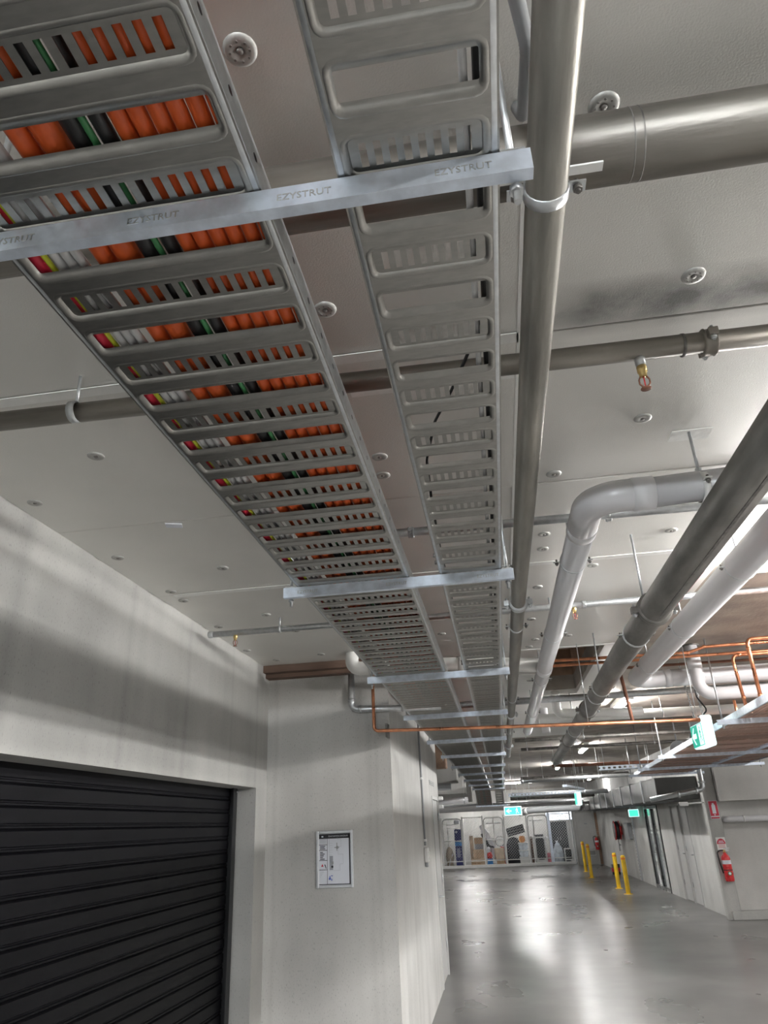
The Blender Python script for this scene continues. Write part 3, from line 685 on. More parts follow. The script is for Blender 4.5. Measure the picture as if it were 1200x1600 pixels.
# grey PVC pipe with elbow
t = thing('drain_pipe', 'grey plastic drain pipe turning by an elbow beside the steel pipe', 'pipe', (0.44, 3, 2.78))
R_ = 0.057; ZP = 2.84; XP = 0.441; YP = 2.50
run('pipe_run', [(1.30, YP-0.01, ZP+0.02), (XP+0.2, YP, ZP)], R_, 'pvc', t, 26)
run('elbow', fillet([(XP+0.23, YP, ZP), (XP, YP, ZP), (XP, YP+0.33, ZP)], 0.12, 10), R_+0.003, 'pvc', t, 26)
run('pipe_run', [(XP, YP+0.27, ZP), (XP, 10.0, ZP)], R_, 'pvc', t, 26)
MB().lathe([(R_, -0.04), (R_+0.006, -0.039), (R_+0.006, 0.039), (R_, 0.04)], (XP+0.19, YP, ZP), X1, 26).build('socket', 'pvc_joint', t)
MB().lathe([(R_, -0.03), (R_+0.005, -0.029), (R_+0.005, 0.029), (R_, 0.03)], (XP, YP+0.30, ZP), Z1, 26).build('socket', 'pvc_joint', t)
band_clamp(t, (0.845, YP-0.004, ZP), X1, R_, 3.08, mat='pvc_white'); MB().box((0.78, YP-0.02, 3.0725), (0.93, YP+0.06, 3.0765)).build('seal_tape', 'tape', t)
for y in (3.2, 4.6, 6.2, 8.2): band_clamp(t, (XP, y, ZP), Z1, R_, 3.08, w=0.005)
# tee to white pipe on the left
MB().lathe([(R_, -0.06), (R_+0.006, -0.058), (R_+0.006, 0.058), (R_, 0.06)], (0.441, 5.75, 2.84), Z1, 24).build('tee', 'pvc_joint', t)
t = thing('drain_pipe', 'white plastic drain pipe with elbow passing above the trays', 'pipe', (-0.4, 5.6, 2.85))
run('pipe_run', fillet([(-1.10, 5.75, 3.08), (-1.10, 5.75, 2.95), (-0.3, 5.75, 2.93), (0.42, 5.75, 2.87)], 0.09, 9), 0.055, 'pvc_white', t, 22)
for x in (-0.93, -0.2): MB().lathe([(0.055, -0.03), (0.06, -0.029), (0.06, 0.029), (0.055, 0.03)], (x, 5.75, 2.947 if x < -0.5 else 2.923), (1, 0, -0.03), 22).build('socket', 'pvc_white', t)
# big dark steel pipe on the right
t = thing('steel_pipe', 'largest dark steel pipe receding diagonally on the right', 'pipe', (0.83, 5, 2.59))
R_ = 0.069; ZS = 2.66
def SX(y): return 0.825 if y < 4.5 else 0.825+(y-4.5)*0.0195
run('pipe_run', [(0.825, -0.5, ZS), (0.825, 4.5, ZS), (SX(9), 9, ZS), (SX(13.2), 13.2, ZS)], R_, 'pipe_dark', t, 30)
for y in (3.49, 6.9, 9.7): coupling(t, (SX(y), y, ZS), Z1, R_, 'pipe_dark', 1.0)
for y, rd_ in ((4.0, False), (5.7, True), (6.1, False), (8.6, True)): band_clamp(t, (SX(y), y, ZS), Z1, R_, 3.08, w=0.012, rod=rd_)
MB().cyl((0.80, 3.56, ZS+R_*0.9), (0.80, 3.56, 3.08), 0.006, 8).build('hanger_rod', 'galv', t)
MB().box((0.815, 1.6, ZS-R_-0.0015), (0.826, 3.4, ZS-R_+0.002)).build('weld_seam', 'bolt_dark', t)
lb = MB()
for k in range(6):
    a0 = math.radians(-52+k*9); a1 = math.radians(-52+(k+1)*9)
    p = lambda a, y: (0.825+(R_+0.001)*math.cos(a), y, ZS+(R_+0.001)*math.sin(a))
    lb.add([p(a0, 2.80), p(a0, 3.29), p(a1, 3.29), p(a1, 2.80)], [(0, 1, 2, 3)], True)
lab = lb.build('pipe_label', 'red_label', t)
for y0, y1, a0, a1 in ((2.815, 2.82, -50, 0), (3.27, 3.275, -50, 0), (2.86, 3.22, -28, -24), (2.815, 3.275, -50, -49)):
    m = MB(); a0, a1 = math.radians(a0), math.radians(a1); R2 = R_+0.002; nn = 5
    for k in range(nn):
        b0, b1 = a0+(a1-a0)*k/nn, a0+(a1-a0)*(k+1)/nn
        m.add([(0.825+R2*math.cos(b), y, ZS+R2*math.sin(b)) for b, y in ((b0, y0), (b0, y1), (b1, y1), (b1, y0))], [(0, 1, 2, 3)])
    m.build('label_border', 'paper', lab)
# second grey PVC on the right, elbowing to the right
t = thing('drain_pipe', 'long grey plastic drain pipe below the lamp on the right', 'pipe', (1.31, 5, 2.8))
R_ = 0.0765
run('pipe_run', fillet([(1.32, 2.2, 2.89), (1.325, 6.89, 2.89), (5.0, 6.89, 2.89)], 0.16, 10), R_, 'pvc', t, 26)
for y in (3.65, 4.9, 6.15): band_clamp(t, (1.323, y, 2.89), Z1, R_, 3.14, w=0.005)
for x in (1.62, 1.9): MB().lathe([(R_, -0.03), (R_+0.005, -0.029), (R_+0.005, 0.029), (R_, 0.03)], (x, 6.89, 2.89), X1, 24).build('socket', 'pvc_joint', t)
# pvc stack drop and run
t = thing('drain_pipe', 'grey plastic stack dropping from the slab beside the chains', 'pipe', (1.83, 6.6, 2.65))
run('pipe_run', fillet([(1.83, 6.7, 3.14), (1.83, 6.7, 2.70), (5.0, 6.7, 2.69)], 0.11, 9), 0.055, 'pvc', t, 22)
MB().lathe([(0.055, -0.05), (0.061, -0.048), (0.061, 0.048), (0.055, 0.05)], (1.83, 6.7, 2.97), (0, 0, 1), 22).build('socket', 'pvc_joint', t)
MB().lathe([(0.055, 0), (0.075, 0.0), (0.075, 0.008), (0.055, 0.008)], (1.83, 6.7, 3.128), (0, 0, 1), 22).build('fire_collar', 'bolt_dark', t)
# galvanised run below pvc
def simple_pipe(path, r, mat, label, fil=0.05, clips=(), n=14, name='pipe', cat='pipe', group=None, zc=3.14):
    P0 = [V(p) for p in path]
    t = thing(name, label, cat, tuple(P0[0]), group)
    run('pipe_run', fillet(path, fil, 6), r, mat, t, n)
    for (x, y, z) in clips: MB().cyl((x, y, z-r-0.004), (x, y, zc), 0.004, 6).lathe([(r+0.0005, -0.01), (r+0.004, -0.01), (r+0.004, 0.01), (r+0.0005, 0.01)], (x, y, z), X1, 14).build('hanger_rod', 'galv', t)
    return t
simple_pipe([(-0.5, 8.03, 2.94), (4.5, 8.03, 2.94)], 0.035, 'galv', 'galvanised pipe crossing under the ceiling recess', clips=((1.1, 8.03, 2.94), (2.2, 8.03, 2.94)), name='steel_pipe', n=16)
simple_pipe([(0.28, 10.75, 2.80), (4.5, 10.95, 2.80)], 0.024, 'pipe_dark', 'thin dark pipe crossing beyond the exit sign', clips=((1.25, 10.8, 2.80), (2.9, 10.87, 2.80)), name='steel_pipe')
simple_pipe([(0.40, 12.2, 2.80), (4.5, 12.4, 2.80)], 0.024, 'pipe_dark', 'thin dark pipe crossing in front of the second lamp', clips=((0.5, 12.2, 2.80), (2.5, 12.3, 2.80)), name='steel_pipe')
t = simple_pipe([(0.55, 9.0, 2.86), (4.6, 9.3, 2.86)], 0.055, 'pvc_white', 'white plastic pipe crossing beneath the second lamp', clips=((2.0, 9.1, 2.86),), name='drain_pipe', n=20)
simple_pipe([(0.72, 8.3, 3.05), (0.72, 8.45, 2.84), (1.15, 8.6, 2.84), (1.7, 8.7, 2.84)], 0.05, 'pvc_white', 'white bent drain pipe below the ceiling recess', fil=0.1, name='drain_pipe', n=18)
simple_pipe([(0.62, 9.05, 2.99), (0.62, 9.05, 2.70)], 0.05, 'pvc_joint', 'short grey drain pipe stub on the white pipe', name='drain_pipe', n=18)
simple_pipe([(1.06, 15.0, 2.70), (3.3, 15.3, 2.70)], 0.03, 'copper_dark', 'brownish pipe with drops below the third lamp', clips=((1.1, 15.0, 2.7), (2.9, 15.25, 2.7)), name='steel_pipe')
simple_pipe([(0.45, 16.5, 2.52), (3.4, 16.5, 2.55)], 0.04, 'galv', 'galvanised pipe crossing low beyond the large dark pipe', clips=((0.5, 16.5, 2.52), (2.1, 16.5, 2.53)), name='steel_pipe')
t = thing('drain_pipe', 'thick grey pipe with white bands crossing before the cages', 'pipe', (2, 30, 2.0))
run('pipe_run', fillet([(0.7, 30.6, 2.03), (1.15, 30.0, 2.12), (3.03, 30.0, 2.12)], 0.3, 8), 0.12, 'mid_grey', t, 20)
for q, d in (((0.78, 30.49, 2.05), (0.6, -0.79, 0.1)), ((0.98, 30.23, 2.09), (0.6, -0.79, 0.1))): MB().lathe([(0.12, -0.07), (0.128, -0.07), (0.128, 0.07), (0.12, 0.07)], q, d, 20).build('white_band', 'white_paint', t)
# left: galvanised and copper pipes on the return wall
t = thing('steel_pipe', 'galvanised pipe bending round the end wall under the tray', 'pipe', (-1.0, 6.08, 2.63))
run('pipe_run', fillet([(-1.18, 6.115, 3.06), (-1.18, 6.115, 2.68), (-0.42, 6.115, 2.655)], 0.055, 7), 0.028, 'galv', t, 18)
for c, d in (((-1.18, 6.115, 2.755), (0, 0, 1)), ((-1.11, 6.115, 2.678), X1), ((-0.74, 6.115, 2.667), X1)): MB().lathe([(0.028, -0.014), (0.033, -0.013), (0.033, 0.013), (0.028, 0.014)], c, d, 18).build('collar', 'galv', t)
t = thing('copper_pipe', 'copper pipe dropping down the end wall then crossing right', 'pipe', (-0.98, 6.1, 2.4))
run('pipe_run', fillet([(-0.98, 6.03, 3.06), (-0.98, 6.03, 2.482), (0.15, 6.03, 2.448), (1.60, 6.03, 2.413)], 0.035, 7), 0.0135, 'copper', t, 14)
m = MB().box((-0.89, 6.045, 2.43), (-0.872, 6.162, 2.54)).build('pipe_clip', 'bolt_dark', t)
for x in (0.75, 1.58): MB().cyl((x, 6.03, 2.41), (x, 6.03, 3.08), 0.004, 6).build('hanger_rod', 'galv', t)
# copper lines on the right
def copper(path, r, label, fil=0.05, joints=(), mat='copper'):
    t = thing('copper_pipe', label, 'pipe', tuple(path[0]), 'copper pipes above the brown cable ladders')
    run('pipe_run', fillet(path, fil, 6), r, mat, t, 12)
    for c, d in joints: MB().lathe([(r, -0.012), (r+0.003, -0.011), (r+0.003, 0.011), (r, 0.012)], c, d, 12).build('joint', mat, t)
copper([(0.3, 6.30, 3.01), (1.70, 6.34, 3.0), (1.84, 6.34, 3.04), (4.0, 6.34, 3.06)], 0.013, 'upper copper pipe stepping up beside the plastic stack', joints=(((1.70, 6.34, 3.0), X1), ((1.84, 6.34, 3.04), X1)))
copper([(0.3, 6.42, 2.985), (4.0, 6.42, 2.985)], 0.013, 'lower straight copper pipe beside the plastic stack')
copper([(1.3, 7.1, 3.05), (4.5, 7.15, 3.04)], 0.013, 'copper pipe above the elbowed grey drain pipe', mat='copper_dark')
copper([(4.0, 6.25, 3.06), (2.16, 6.25, 3.06), (2.16, 6.25, 2.47)], 0.016, 'rightmost copper pipe dropping into the brown ladder', joints=(((2.16, 6.25, 2.60), (0, 0, 1)), ((2.16, 6.25, 2.98), (0, 0, 1))))
copper([(4.0, 6.33, 2.95), (2.04, 6.33, 2.95), (2.06, 6.33, 2.47)], 0.014, 'left copper pipe dropping into the brown ladder', joints=(((2.056, 6.33, 2.60), (0, 0, 1)), ((2.1, 6.33, 2.95), X1)))
copper([(2.06, 6.6, 2.62), (2.06, 6.6, 2.47)], 0.012, 'short copper stub beside the two copper drops')
copper([(1.12, 6.40, 2.97), (1.11, 6.12, 2.43)], 0.015, 'slanting copper pipe behind the large dark pipe', mat='copper_dark')
# flexible conduit near the camera and loose rods
tag(MB().tube(fillet([(0.10, 0.50, 3.08), (0.12, 0.60, 2.90), (0.165, 0.78, 2.90), (0.165, 0.92, 2.92), (0.172, 1.02, 3.075)], 0.08, 6), lambda i: 0.0125+0.0008*(i % 2), 12).build('flexible_conduit', 'mid_grey'), 'grey flexible conduit hanging beside the steel pipe at the top', 'conduit')
m = thing('pipe_bracket', 'white angle bracket behind the nearest hanger by the steel pipe', 'bracket', (0.16, 1.0, 2.83))
MB().box((0.075, 0.975, 2.838), (0.30, 0.995, 2.842)).build('cross_strap', 'white_paint', m)
MB().cyl((0.09, 0.985, 2.84), (0.09, 0.985, 3.08), 0.005, 8).build('threaded_rod', 'galv', m)

# ================================================================ BROWN CABLE LADDERS ON THE RIGHT
def ladder(x0, wd, ya, Ln, z, rot, label, ncab, clabel, grp):
    t = thing('cable_ladder', label, 'cable ladder', (x0, ya, z)); t.rotation_euler = (0, 0, rot)
    for sgn, x in ((1, 0.0), (-1, wd)):
        me = smesh(MB().box((x-0.002, 0, 0), (x+0.002, Ln, 0.06)).box((min(x, x+0.015*sgn), 0, 0), (max(x, x+0.015*sgn), Ln, 0.002)), 'side_rail', 'strut_zinc')
        inst('side_rail', me, (x0, ya, z), t)
    rm = smesh(MB().box((0.004, -0.012, 0.004), (wd-0.004, 0.012, 0.012)), 'rung', 'brown_cable')
    y = 0.2
    while y < Ln:
        o = inst('rung', rm, (x0, ya+y, z), t); y += 0.6
    p = (wd-0.04)/ncab; r = p*0.36
    for k in range(ncab):
        xo = 0.02+p*(k+0.5)
        cm = smesh(MB().cyl((0, 0, 0), (0, Ln, 0), r, 8), 'cable', 'brown_cable')
        o = inst('cable', cm, (x0+xo*math.cos(rot), ya+xo*math.sin(rot), z+0.0125+r), None, (0, 0, rot))
        tag(o, ('%s '+clabel) % ORD[k], 'cable', grp)
ladder(1.85, 0.98, 4.2, 11.0, 2.45, -0.068, 'wide cable ladder packed with brown cables right of the exit sign', 26, 'brown cable from the left in the wide ladder behind the exit sign', 'brown cables in the wide ladder')
ladder(3.02, 0.52, 6.0, 7.6, 2.45, -0.068, 'narrower cable ladder of brown cables nearer the right wall', 14, 'brown cable from the left in the narrower ladder near the wall', 'brown cables in the narrower ladder')
for i, (y, xa, xb) in enumerate(((6.44, 1.84, 3.9), (10.1, 2.07, 4.1), (12.7, 2.25, 4.2), (14.6, 2.4, 3.75))):
    hanger(xa, xb, y, 2.449, '%s long strut hanger from the camera under the brown cable ladders' % ORD[i], zc=3.14, rods=(0.05, 0.05), group='strut hangers under the brown ladders', rr=0.008)
# perforated white trays crossing far away
def cross_tray(x0, x1, y, z, label):
    t = thing('cable_tray', label, 'cable tray', ((x0+x1)/2, y, z), 'perforated trays crossing far away')
    MB().box((x0, y, z), (x1, y+0.004, z+0.02)).box((x0, y, z+0.05), (x1, y+0.004, z+0.07)).box((x0, y, z), (x1, y+0.25, z+0.003)).build('tray_side', 'strut_zinc', t)
    n = int((x1-x0)/0.09); wm_ = smesh(MB().box((-0.022, 0, 0), (0.022, 0.004, 0.03)), 'web', 'strut_zinc')
    for k in range(n): inst('web', wm_, (x0+0.045+k*0.09, y, z+0.02), t)
    for x in (x0+0.1, x1-0.1): MB().cyl((x, y+0.02, z), (x, y+0.02, 3.14), 0.005, 6).build('threaded_rod', 'galv', t)
cross_tray(1.75, 3.7, 13.6, 2.50, 'perforated white tray beyond the brown ladders')
cross_tray(0.2, 2.1, 20.2, 2.34, 'perforated white tray crossing above the far exit sign')
t = thing('strut_rail', 'white slanting rail beyond the end of the large dark pipe', 'rail', (1.75, 18.5, 2.4))
MB().obox((1.75, 18.5, 2.42), (0.10, 2.6, 0.05), Matrix.Rotation(-0.25, 3, 'Z')).build('rail_bar', 'strut_zinc', t)
for x, y in ((1.5, 17.6), (2.0, 19.5)): MB().cyl((x, y, 2.40), (x, y, 3.14), 0.005, 6).build('threaded_rod', 'galv', t)

# ================================================================ LAMPS
def lamp(x, y, z, label, L=1.24, wd=0.10, mat='lamp_lens', axis='y'):
    t = thing('batten_lamp', label, 'lamp', (x, y, z), 'fluorescent batten lamps')
    if axis == 'y': d0, d1 = (wd/2, L/2), (wd/2-0.012, L/2-0.03)
    else: d0, d1 = (L/2, wd/2), (L/2-0.03, wd/2-0.012)
    MB().cbox((x-d0[0], y-d0[1], z-0.075), (x+d0[0], y+d0[1], z), 0.006).build('housing', 'white_paint', t)
    MB().cbox((x-d1[0], y-d1[1], z-0.118), (x+d1[0], y+d1[1], z-0.076), 0.02).build('diffuser', mat, t)
    for s in (-1, 1):
        if axis == 'y': MB().cbox((x-d0[0], y+s*(d0[1]-0.014)-0.014, z-0.121), (x+d0[0], y+s*(d0[1]-0.014)+0.014, z-0.076), 0.008).build('end_cap', 'white_paint', t)
        else: MB().cbox((x+s*(d0[0]-0.014)-0.014, y-d0[1], z-0.121), (x+s*(d0[0]-0.014)+0.014, y+d0[1], z-0.076), 0.008).build('end_cap', 'white_paint', t)
    if z < 2.9:
        for q in (-0.4, 0.4): MB().cyl((x+q, y, z), (x+q, y, 3.14), 0.004, 6).build('rod', 'galv', t)
    return t
lt = lamp(1.64, 3.62, 3.138, 'bright batten lamp above the grey drain pipe on the right')
MB().obox((1.66, 4.1, 3.0165), (0.03, 0.012, 0.001), Matrix.Rotation(0.3, 3, 'Z')).build('sticker', 'red_label', lt)
lamp(1.64, 9.6, 3.138, 'bright batten lamp beyond the exit sign', mat='lamp_lens_far')
lamp(1.80, 15.9, 3.138, 'bright batten lamp at the end of the large dark pipe', mat='lamp_lens_far')
lamp(1.64, 21.0, 3.138, 'batten lamp above the far exit sign', mat='lamp_lens_far')
lamp(0.6, 28.6, 3.138, 'batten lamp before the thick far pipe', mat='lamp_lens_dim', axis='x')
lamp(1.64, -2.2, 3.138, 'batten lamp behind the viewpoint')
lamp(-0.55, -2.6, 3.078, 'cool batten lamp behind the viewpoint over the tray line', mat='lamp_lens_cool', axis='x')
lamp(4.6, 0.8, 3.078, 'batten lamp over the bay right of the viewpoint', mat='lamp_lens_bay')
lamp(4.3, 4.6, 3.138, 'batten lamp over the bay right of the grey drain pipes', mat='lamp_lens_bay')
lamp(5.6, 8.5, 3.138, 'batten lamp over the bay on the right beyond the ladders', mat='lamp_lens_far')
lamp(7.5, 13.0, 3.138, 'batten lamp lighting the extinguisher wall', mat='lamp_lens_far')
lamp(-3.5, 19.0, 3.138, 'batten lamp in the far left bay', mat='lamp_lens_far')
lamp(-3.5, 29.0, 3.138, 'batten lamp in the far left bay near the cages', mat='lamp_lens_far')
lamp(3.3, 28.6, 3.138, 'batten lamp by the far hose reel', mat='lamp_lens_far', L=0.9)
lamp(-1.6, 36.0, 2.6, 'batten lamp inside the left storage cage', mat='lamp_lens_dim', axis='x')
lamp(1.2, 36.0, 2.6, 'batten lamp inside the right storage cage', mat='lamp_lens_dim', axis='x')
lamp(RX+0.9, 21.0, 3.0, 'batten lamp in the lift lobby', mat='lamp_lens_far')

# ================================================================ EXIT SIGNS
def running_man(o, x, y, h, mat, parent):
    M = frame_M(o, x, y); s = h
    def part(pts):
        n = len(pts); return MB().add([M @ V((a*s, b*s, 0)) for a, b in pts], [list(range(n))])
    def limb(m, a, b, w0, w1):
        a, b = V((a[0], a[1])), V((b[0], b[1])); d = (b-a).normalized(); nn = V((-d.y, d.x))
        q = [a+nn*w0, a-nn*w0, b-nn*w1, b+nn*w1]; m.add([M @ V((p.x*s, p.y*s, 0)) for p in q], [(0, 1, 2, 3)])
    m = MB(); n = 10
    m.add([M @ V((s*(0.03+0.075*math.cos(2*PI*k/n)), s*(0.36+0.075*math.sin(2*PI*k/n)), 0)) for k in range(n)], [list(range(n))])
    limb(m, (0.0, 0.26), (0.06, -0.05), 0.07, 0.06); limb(m, (-0.02, 0.22), (-0.18, 0.10), 0.035, 0.03); limb(m, (-0.18, 0.10), (-0.14, -0.02), 0.03, 0.025)
    limb(m, (0.04, 0.22), (0.18, 0.08), 0.035, 0.03); limb(m, (0.05, -0.04), (-0.12, -0.18), 0.045, 0.035); limb(m, (-0.12, -0.18), (-0.10, -0.40), 0.035, 0.03)
    limb(m, (0.06, -0.04), (0.16, -0.24), 0.045, 0.035); limb(m, (0.16, -0.24), (0.30, -0.34), 0.035, 0.03)
    return m.build('running_figure', mat, parent)
def chain(parent, p0, p1, link=0.034, r=0.0035):
    p0, p1 = V(p0), V(p1); d = (p1-p0); n = int(d.length/(link*0.72)); d = d.normalized(); x, y = basis(d); m = MB()
    for k in range(n):
        c = p0+d*(link*0.72*(k+0.5)); a = x if k % 2 else y; b = d.cross(a)
        m.tube([c+d*link*0.5*math.cos(t)+b*link*0.28*math.sin(t) for t in [2*PI*i/8 for i in range(9)]], r, 4, caps=False)
    return m.build('chain', 'galv', parent)
t = thing('exit_sign', 'green and white exit sign hanging on chains with left arrow', 'exit sign', (1.9, 7.2, 2.29))
ex0, ex1, ey0, ey1, ez0, ez1 = 1.855, 1.96, 7.0, 7.42, 2.295, 2.56
MB().cbox((ex0+0.004, ey0, ez0), (ex1, ey1, ez1), 0.012).build('housing', 'exit_white', t)
MB().box((ex0, ey0+0.012, ez1-0.06), (ex0+0.006, ey1-0.012, ez1-0.004)).build('top_strip', 'mid_grey', t)
for yy in (ey0+0.035, ey1-0.035): MB().box((ex0-0.002, yy-0.018, ez1-0.05), (ex0, yy+0.018, ez1-0.012)).build('clip', 'white_paint', t)
fp = MB().box((ex0+0.001, ey0+0.012, ez0+0.012), (ex0+0.006, ey1-0.012, ez1-0.065)).build('face_panel', 'exit_green', t)
MB().box((ex0-0.0005, ey0+0.02, ez0+0.018), (ex0+0.0005, ey0+0.155, ez1-0.07)).build('pictogram_panel', 'exit_white', t)
running_man((ex0-0.0012, ey0+0.088, 2.40), (0, -1, 0), (0, 0, 1), 0.17, 'exit_green', t)
ar = [(0.0, 0.0), (0.085, 0.075), (0.12, 0.075), (0.06, 0.022), (0.16, 0.022), (0.16, -0.022), (0.06, -0.022), (0.12, -0.075), (0.085, -0.075)]
MB().add([(ex0-0.0006, ey1-0.035-a, 2.402+b) for a, b in ar], [list(range(len(ar)))]).build('arrow', 'exit_white', t)
chain(t, (1.905, ey0+0.06, ez1), (1.87, ey0+0.03, 3.14)); chain(t, (1.905, ey1-0.06, ez1), (1.87, ey1-0.03, 3.14))
tag(MB().tube(fillet([(1.84, 6.95, 3.14), (1.87, 7.0, 2.72), (1.945, 7.02, 2.60), (1.90, 7.06, 2.565)], 0.05, 4), 0.007, 8).build('cable', 'black_cable'), 'black cable looping down to the hanging exit sign', 'cable')
t = thing('exit_sign', 'glowing green exit sign at the end of the trays', 'exit sign', (0.3, 22.3, 1.9))
MB().cbox((0.06, 22.3, 1.90), (0.56, 22.38, 2.14), 0.01).build('housing', 'exit_white', t)
MB().box((0.085, 22.294, 1.925), (0.535, 22.299, 2.115)).build('face_panel', 'exit_glow', t)
running_man((0.42, 22.292, 2.02), (1, 0, 0), (0, 0, 1), 0.19, 'exit_white', t)
MB().add([(0.11+a, 22.292, 2.02+b*0.8) for a, b in ar], [list(range(len(ar)))]).build('arrow', 'exit_white', t)
for x in (0.15, 0.47): MB().cyl((x, 22.34, 2.14), (x, 22.34, 3.14), 0.004, 6).build('rod', 'galv', t)
t = thing('exit_sign', 'exit sign seen end on below the slanting rail', 'exit sign', (1.39, 14.1, 1.96))
MB().cbox((1.345, 14.0, 1.96), (1.425, 14.38, 2.19), 0.012).build('housing', 'exit_white', t)
MB().box((1.340, 14.02, 1.98), (1.344, 14.36, 2.16)).build('face_panel', 'exit_glow', t)
for y in (14.06, 14.32): MB().cyl((1.385, y, 2.19), (1.385, y, 3.14), 0.004, 6).build('rod', 'galv', t)
t = thing('exit_sign', 'small lit exit sign on the wall beside the glass door', 'exit sign', (RX-0.1, 22.9, 1.72))
MB().cbox((RX-0.28, 22.86, 1.72), (RX-0.001, 22.93, 1.92), 0.012).build('housing', 'exit_white', t)
MB().box((RX-0.265, 22.853, 1.735), (RX-0.02, 22.859, 1.90)).build('face_panel', 'exit_glow', t)

# ================================================================ WALL ITEMS, LEFT
t = thing('evacuation_plan', 'silver framed evacuation diagram on the grey end wall', 'sign', (-1.355, 6.15, 1.33))
px0, px1, pz0, pz1 = -1.507, -1.205, 1.328, 1.742; yw = 6.163
for a, b in (((px0, pz0), (px0+0.022, pz1)), ((px1-0.022, pz0), (px1, pz1)), ((px0+0.022, pz0), (px1-0.022, pz0+0.022)), ((px0+0.022, pz1-0.022), (px1-0.022, pz1))):
    MB().cbox((a[0], yw-0.016, a[1]), (b[0], yw-0.001, b[1]), 0.005).build('frame_bar', 'aluminium', t)
sh = MB().box((px0+0.02, yw-0.007, pz0+0.02), (px1-0.02, yw-0.002, pz1-0.02)).build('sheet', 'paper', t)
def ink(x0, z0, x1, z1, mat='ink', nm='print_line', lay=1):
    MB().box((x0, yw-0.0075-0.0004*lay, z0), (x1, yw-0.0072, z1)).build(nm, mat, sh)
xa, xb, za, zb = px0+0.024, px1-0.024, pz0+0.024, pz1-0.024
ink(xa, zb-0.035, xb, zb, 'ink', 'title_bar'); ink(xb-0.010, za, xb, zb, 'ink', 'edge_bar'); ink(xa, za, xb, za+0.006, 'ink', 'edge_bar')
text_part('EVACUATION DIAGRAM', 0.0145, frame_M(((xa+xb)/2+0.03, yw-0.0085, zb-0.018), (1, 0, 0), (0, 0, 1)), 'paper', sh)
ink(xa+0.02, zb-0.024, xa+0.035, zb-0.014, 'paper', 'logo', 2)
xc = xa+0.065
ink(xc, za, xc+0.003, zb-0.035)
for z in (0.285, 0.245, 0.172, 0.105): ink(xa, za+z, xc, za+z+0.004)
for k in range(5): ink(xa+0.006, za+0.298+k*0.007, xa+0.056, za+0.300+k*0.007, 'ink_grey')
for k in range(3): ink(xa+0.008, za+0.254+k*0.010, xa+0.05-0.006*(k % 2), za+0.259+k*0.010, 'ink')
for k in range(5): ink(xa+0.008, za+0.181+k*0.012, xa+0.045-0.007*((k*2) % 3), za+0.187+k*0.012, 'ink')
MB().add([(xa+0.016, yw-0.0079, za+0.130), (xa+0.036, yw-0.0079, za+0.130), (xa+0.026, yw-0.0079, za+0.150)], [(0, 1, 2)]).build('print_mark', 'ink_red', sh)
MB().add([(xa+0.042, yw-0.0079, za+0.145), (xa+0.050, yw-0.0079, za+0.145), (xa+0.060, yw-0.0079, za+0.115), (xa+0.054, yw-0.0079, za+0.115)], [(0, 1, 2, 3)]).build('print_mark', 'ink', sh)
for k in range(4): ink(xa+0.008, za+0.055+k*0.012, xa+0.014+0.008*k, za+0.057+k*0.012, 'ink_grey')
def poly(pts, mat='ink_grey'):
    for (a, b), (c, d) in zip(pts, pts[1:]): ink(xc+min(a, c)-0.0006, za+min(b, d)-0.0006, xc+max(a, c)+0.0006, za+max(b, d)+0.0006, mat, 'plan_line')
poly([(0.02, 0.10), (0.02, 0.345), (0.085, 0.345), (0.085, 0.325), (0.115, 0.325), (0.115, 0.27), (0.09, 0.27), (0.09, 0.215), (0.13, 0.215), (0.13, 0.145), (0.105, 0.145), (0.105, 0.10), (0.02, 0.10)])
for k in range(6): poly([(0.02, 0.295-k*0.016), (0.045, 0.295-k*0.016)])
ink(xc+0.02, za+0.105, xc+0.048, za+0.205, 'ink_grey', 'plan_block', 1); ink(xc+0.034, za+0.12, xc+0.05, za+0.135, 'ink', 'plan_block', 2); ink(xc+0.036, za+0.145, xc+0.052, za+0.165, 'mid_grey', 'plan_block', 2)
ink(xc+0.075, za+0.255, xc+0.092, za+0.275, 'mid_grey', 'plan_block'); ink(xc+0.078, za+0.24, xc+0.084, za+0.30, 'mid_grey', 'plan_block', 2); ink(xc+0.06, za+0.262, xc+0.1, za+0.268, 'mid_grey', 'plan_block', 2)
for k, (a, b, c, d) in enumerate(((0.012, 0.035, 0.03, 0.05), (0.018, 0.05, 0.026, 0.062), (0.032, 0.028, 0.04, 0.042), (0.03, 0.06, 0.045, 0.066))): ink(xc+a, za+b, xc+c, za+d, 'ink_blue', 'key_plan', 1+k % 2)
# conduit, saddles and switch on the side wall
t = thing('conduit', 'thin conduit running down the side wall to the switch', 'conduit', (-0.86, 8.45, 1.55))
MB().cyl((-0.858, 8.45, 1.55), (-0.858, 8.45, 3.07), 0.011, 10).build('conduit_run', 'mid_grey', t)
for z in (1.60, 2.23): MB().cbox((-0.869, 8.42, z-0.012), (-0.842, 8.48, z+0.012), 0.003).build('saddle', 'white_paint', t)
t = thing('light_switch', 'small white weatherproof switch on the side wall', 'switch', (-0.86, 8.45, 1.38))
MB().cbox((-0.869, 8.39, 1.385), (-0.825, 8.51, 1.53), 0.008).build('switch_box', 'pvc_white', t)
MB().cbox((-0.825, 8.42, 1.42), (-0.815, 8.48, 1.49), 0.004).build('rocker', 'white_paint', t)
MB().cbox((-0.869, 8.43, 1.34), (-0.835, 8.47, 1.385), 0.006).build('gland', 'mid_grey', t)
t = thing('vent_grille', 'flat vent slots above the door in the side wall', 'vent', (-0.868, 9.8, 2.22))
for k in range(3): MB().box((-0.869, 9.5, 2.22+k*0.02), (-0.864, 10.15, 2.228+k*0.02)).build('slat', 'mid_grey', t)
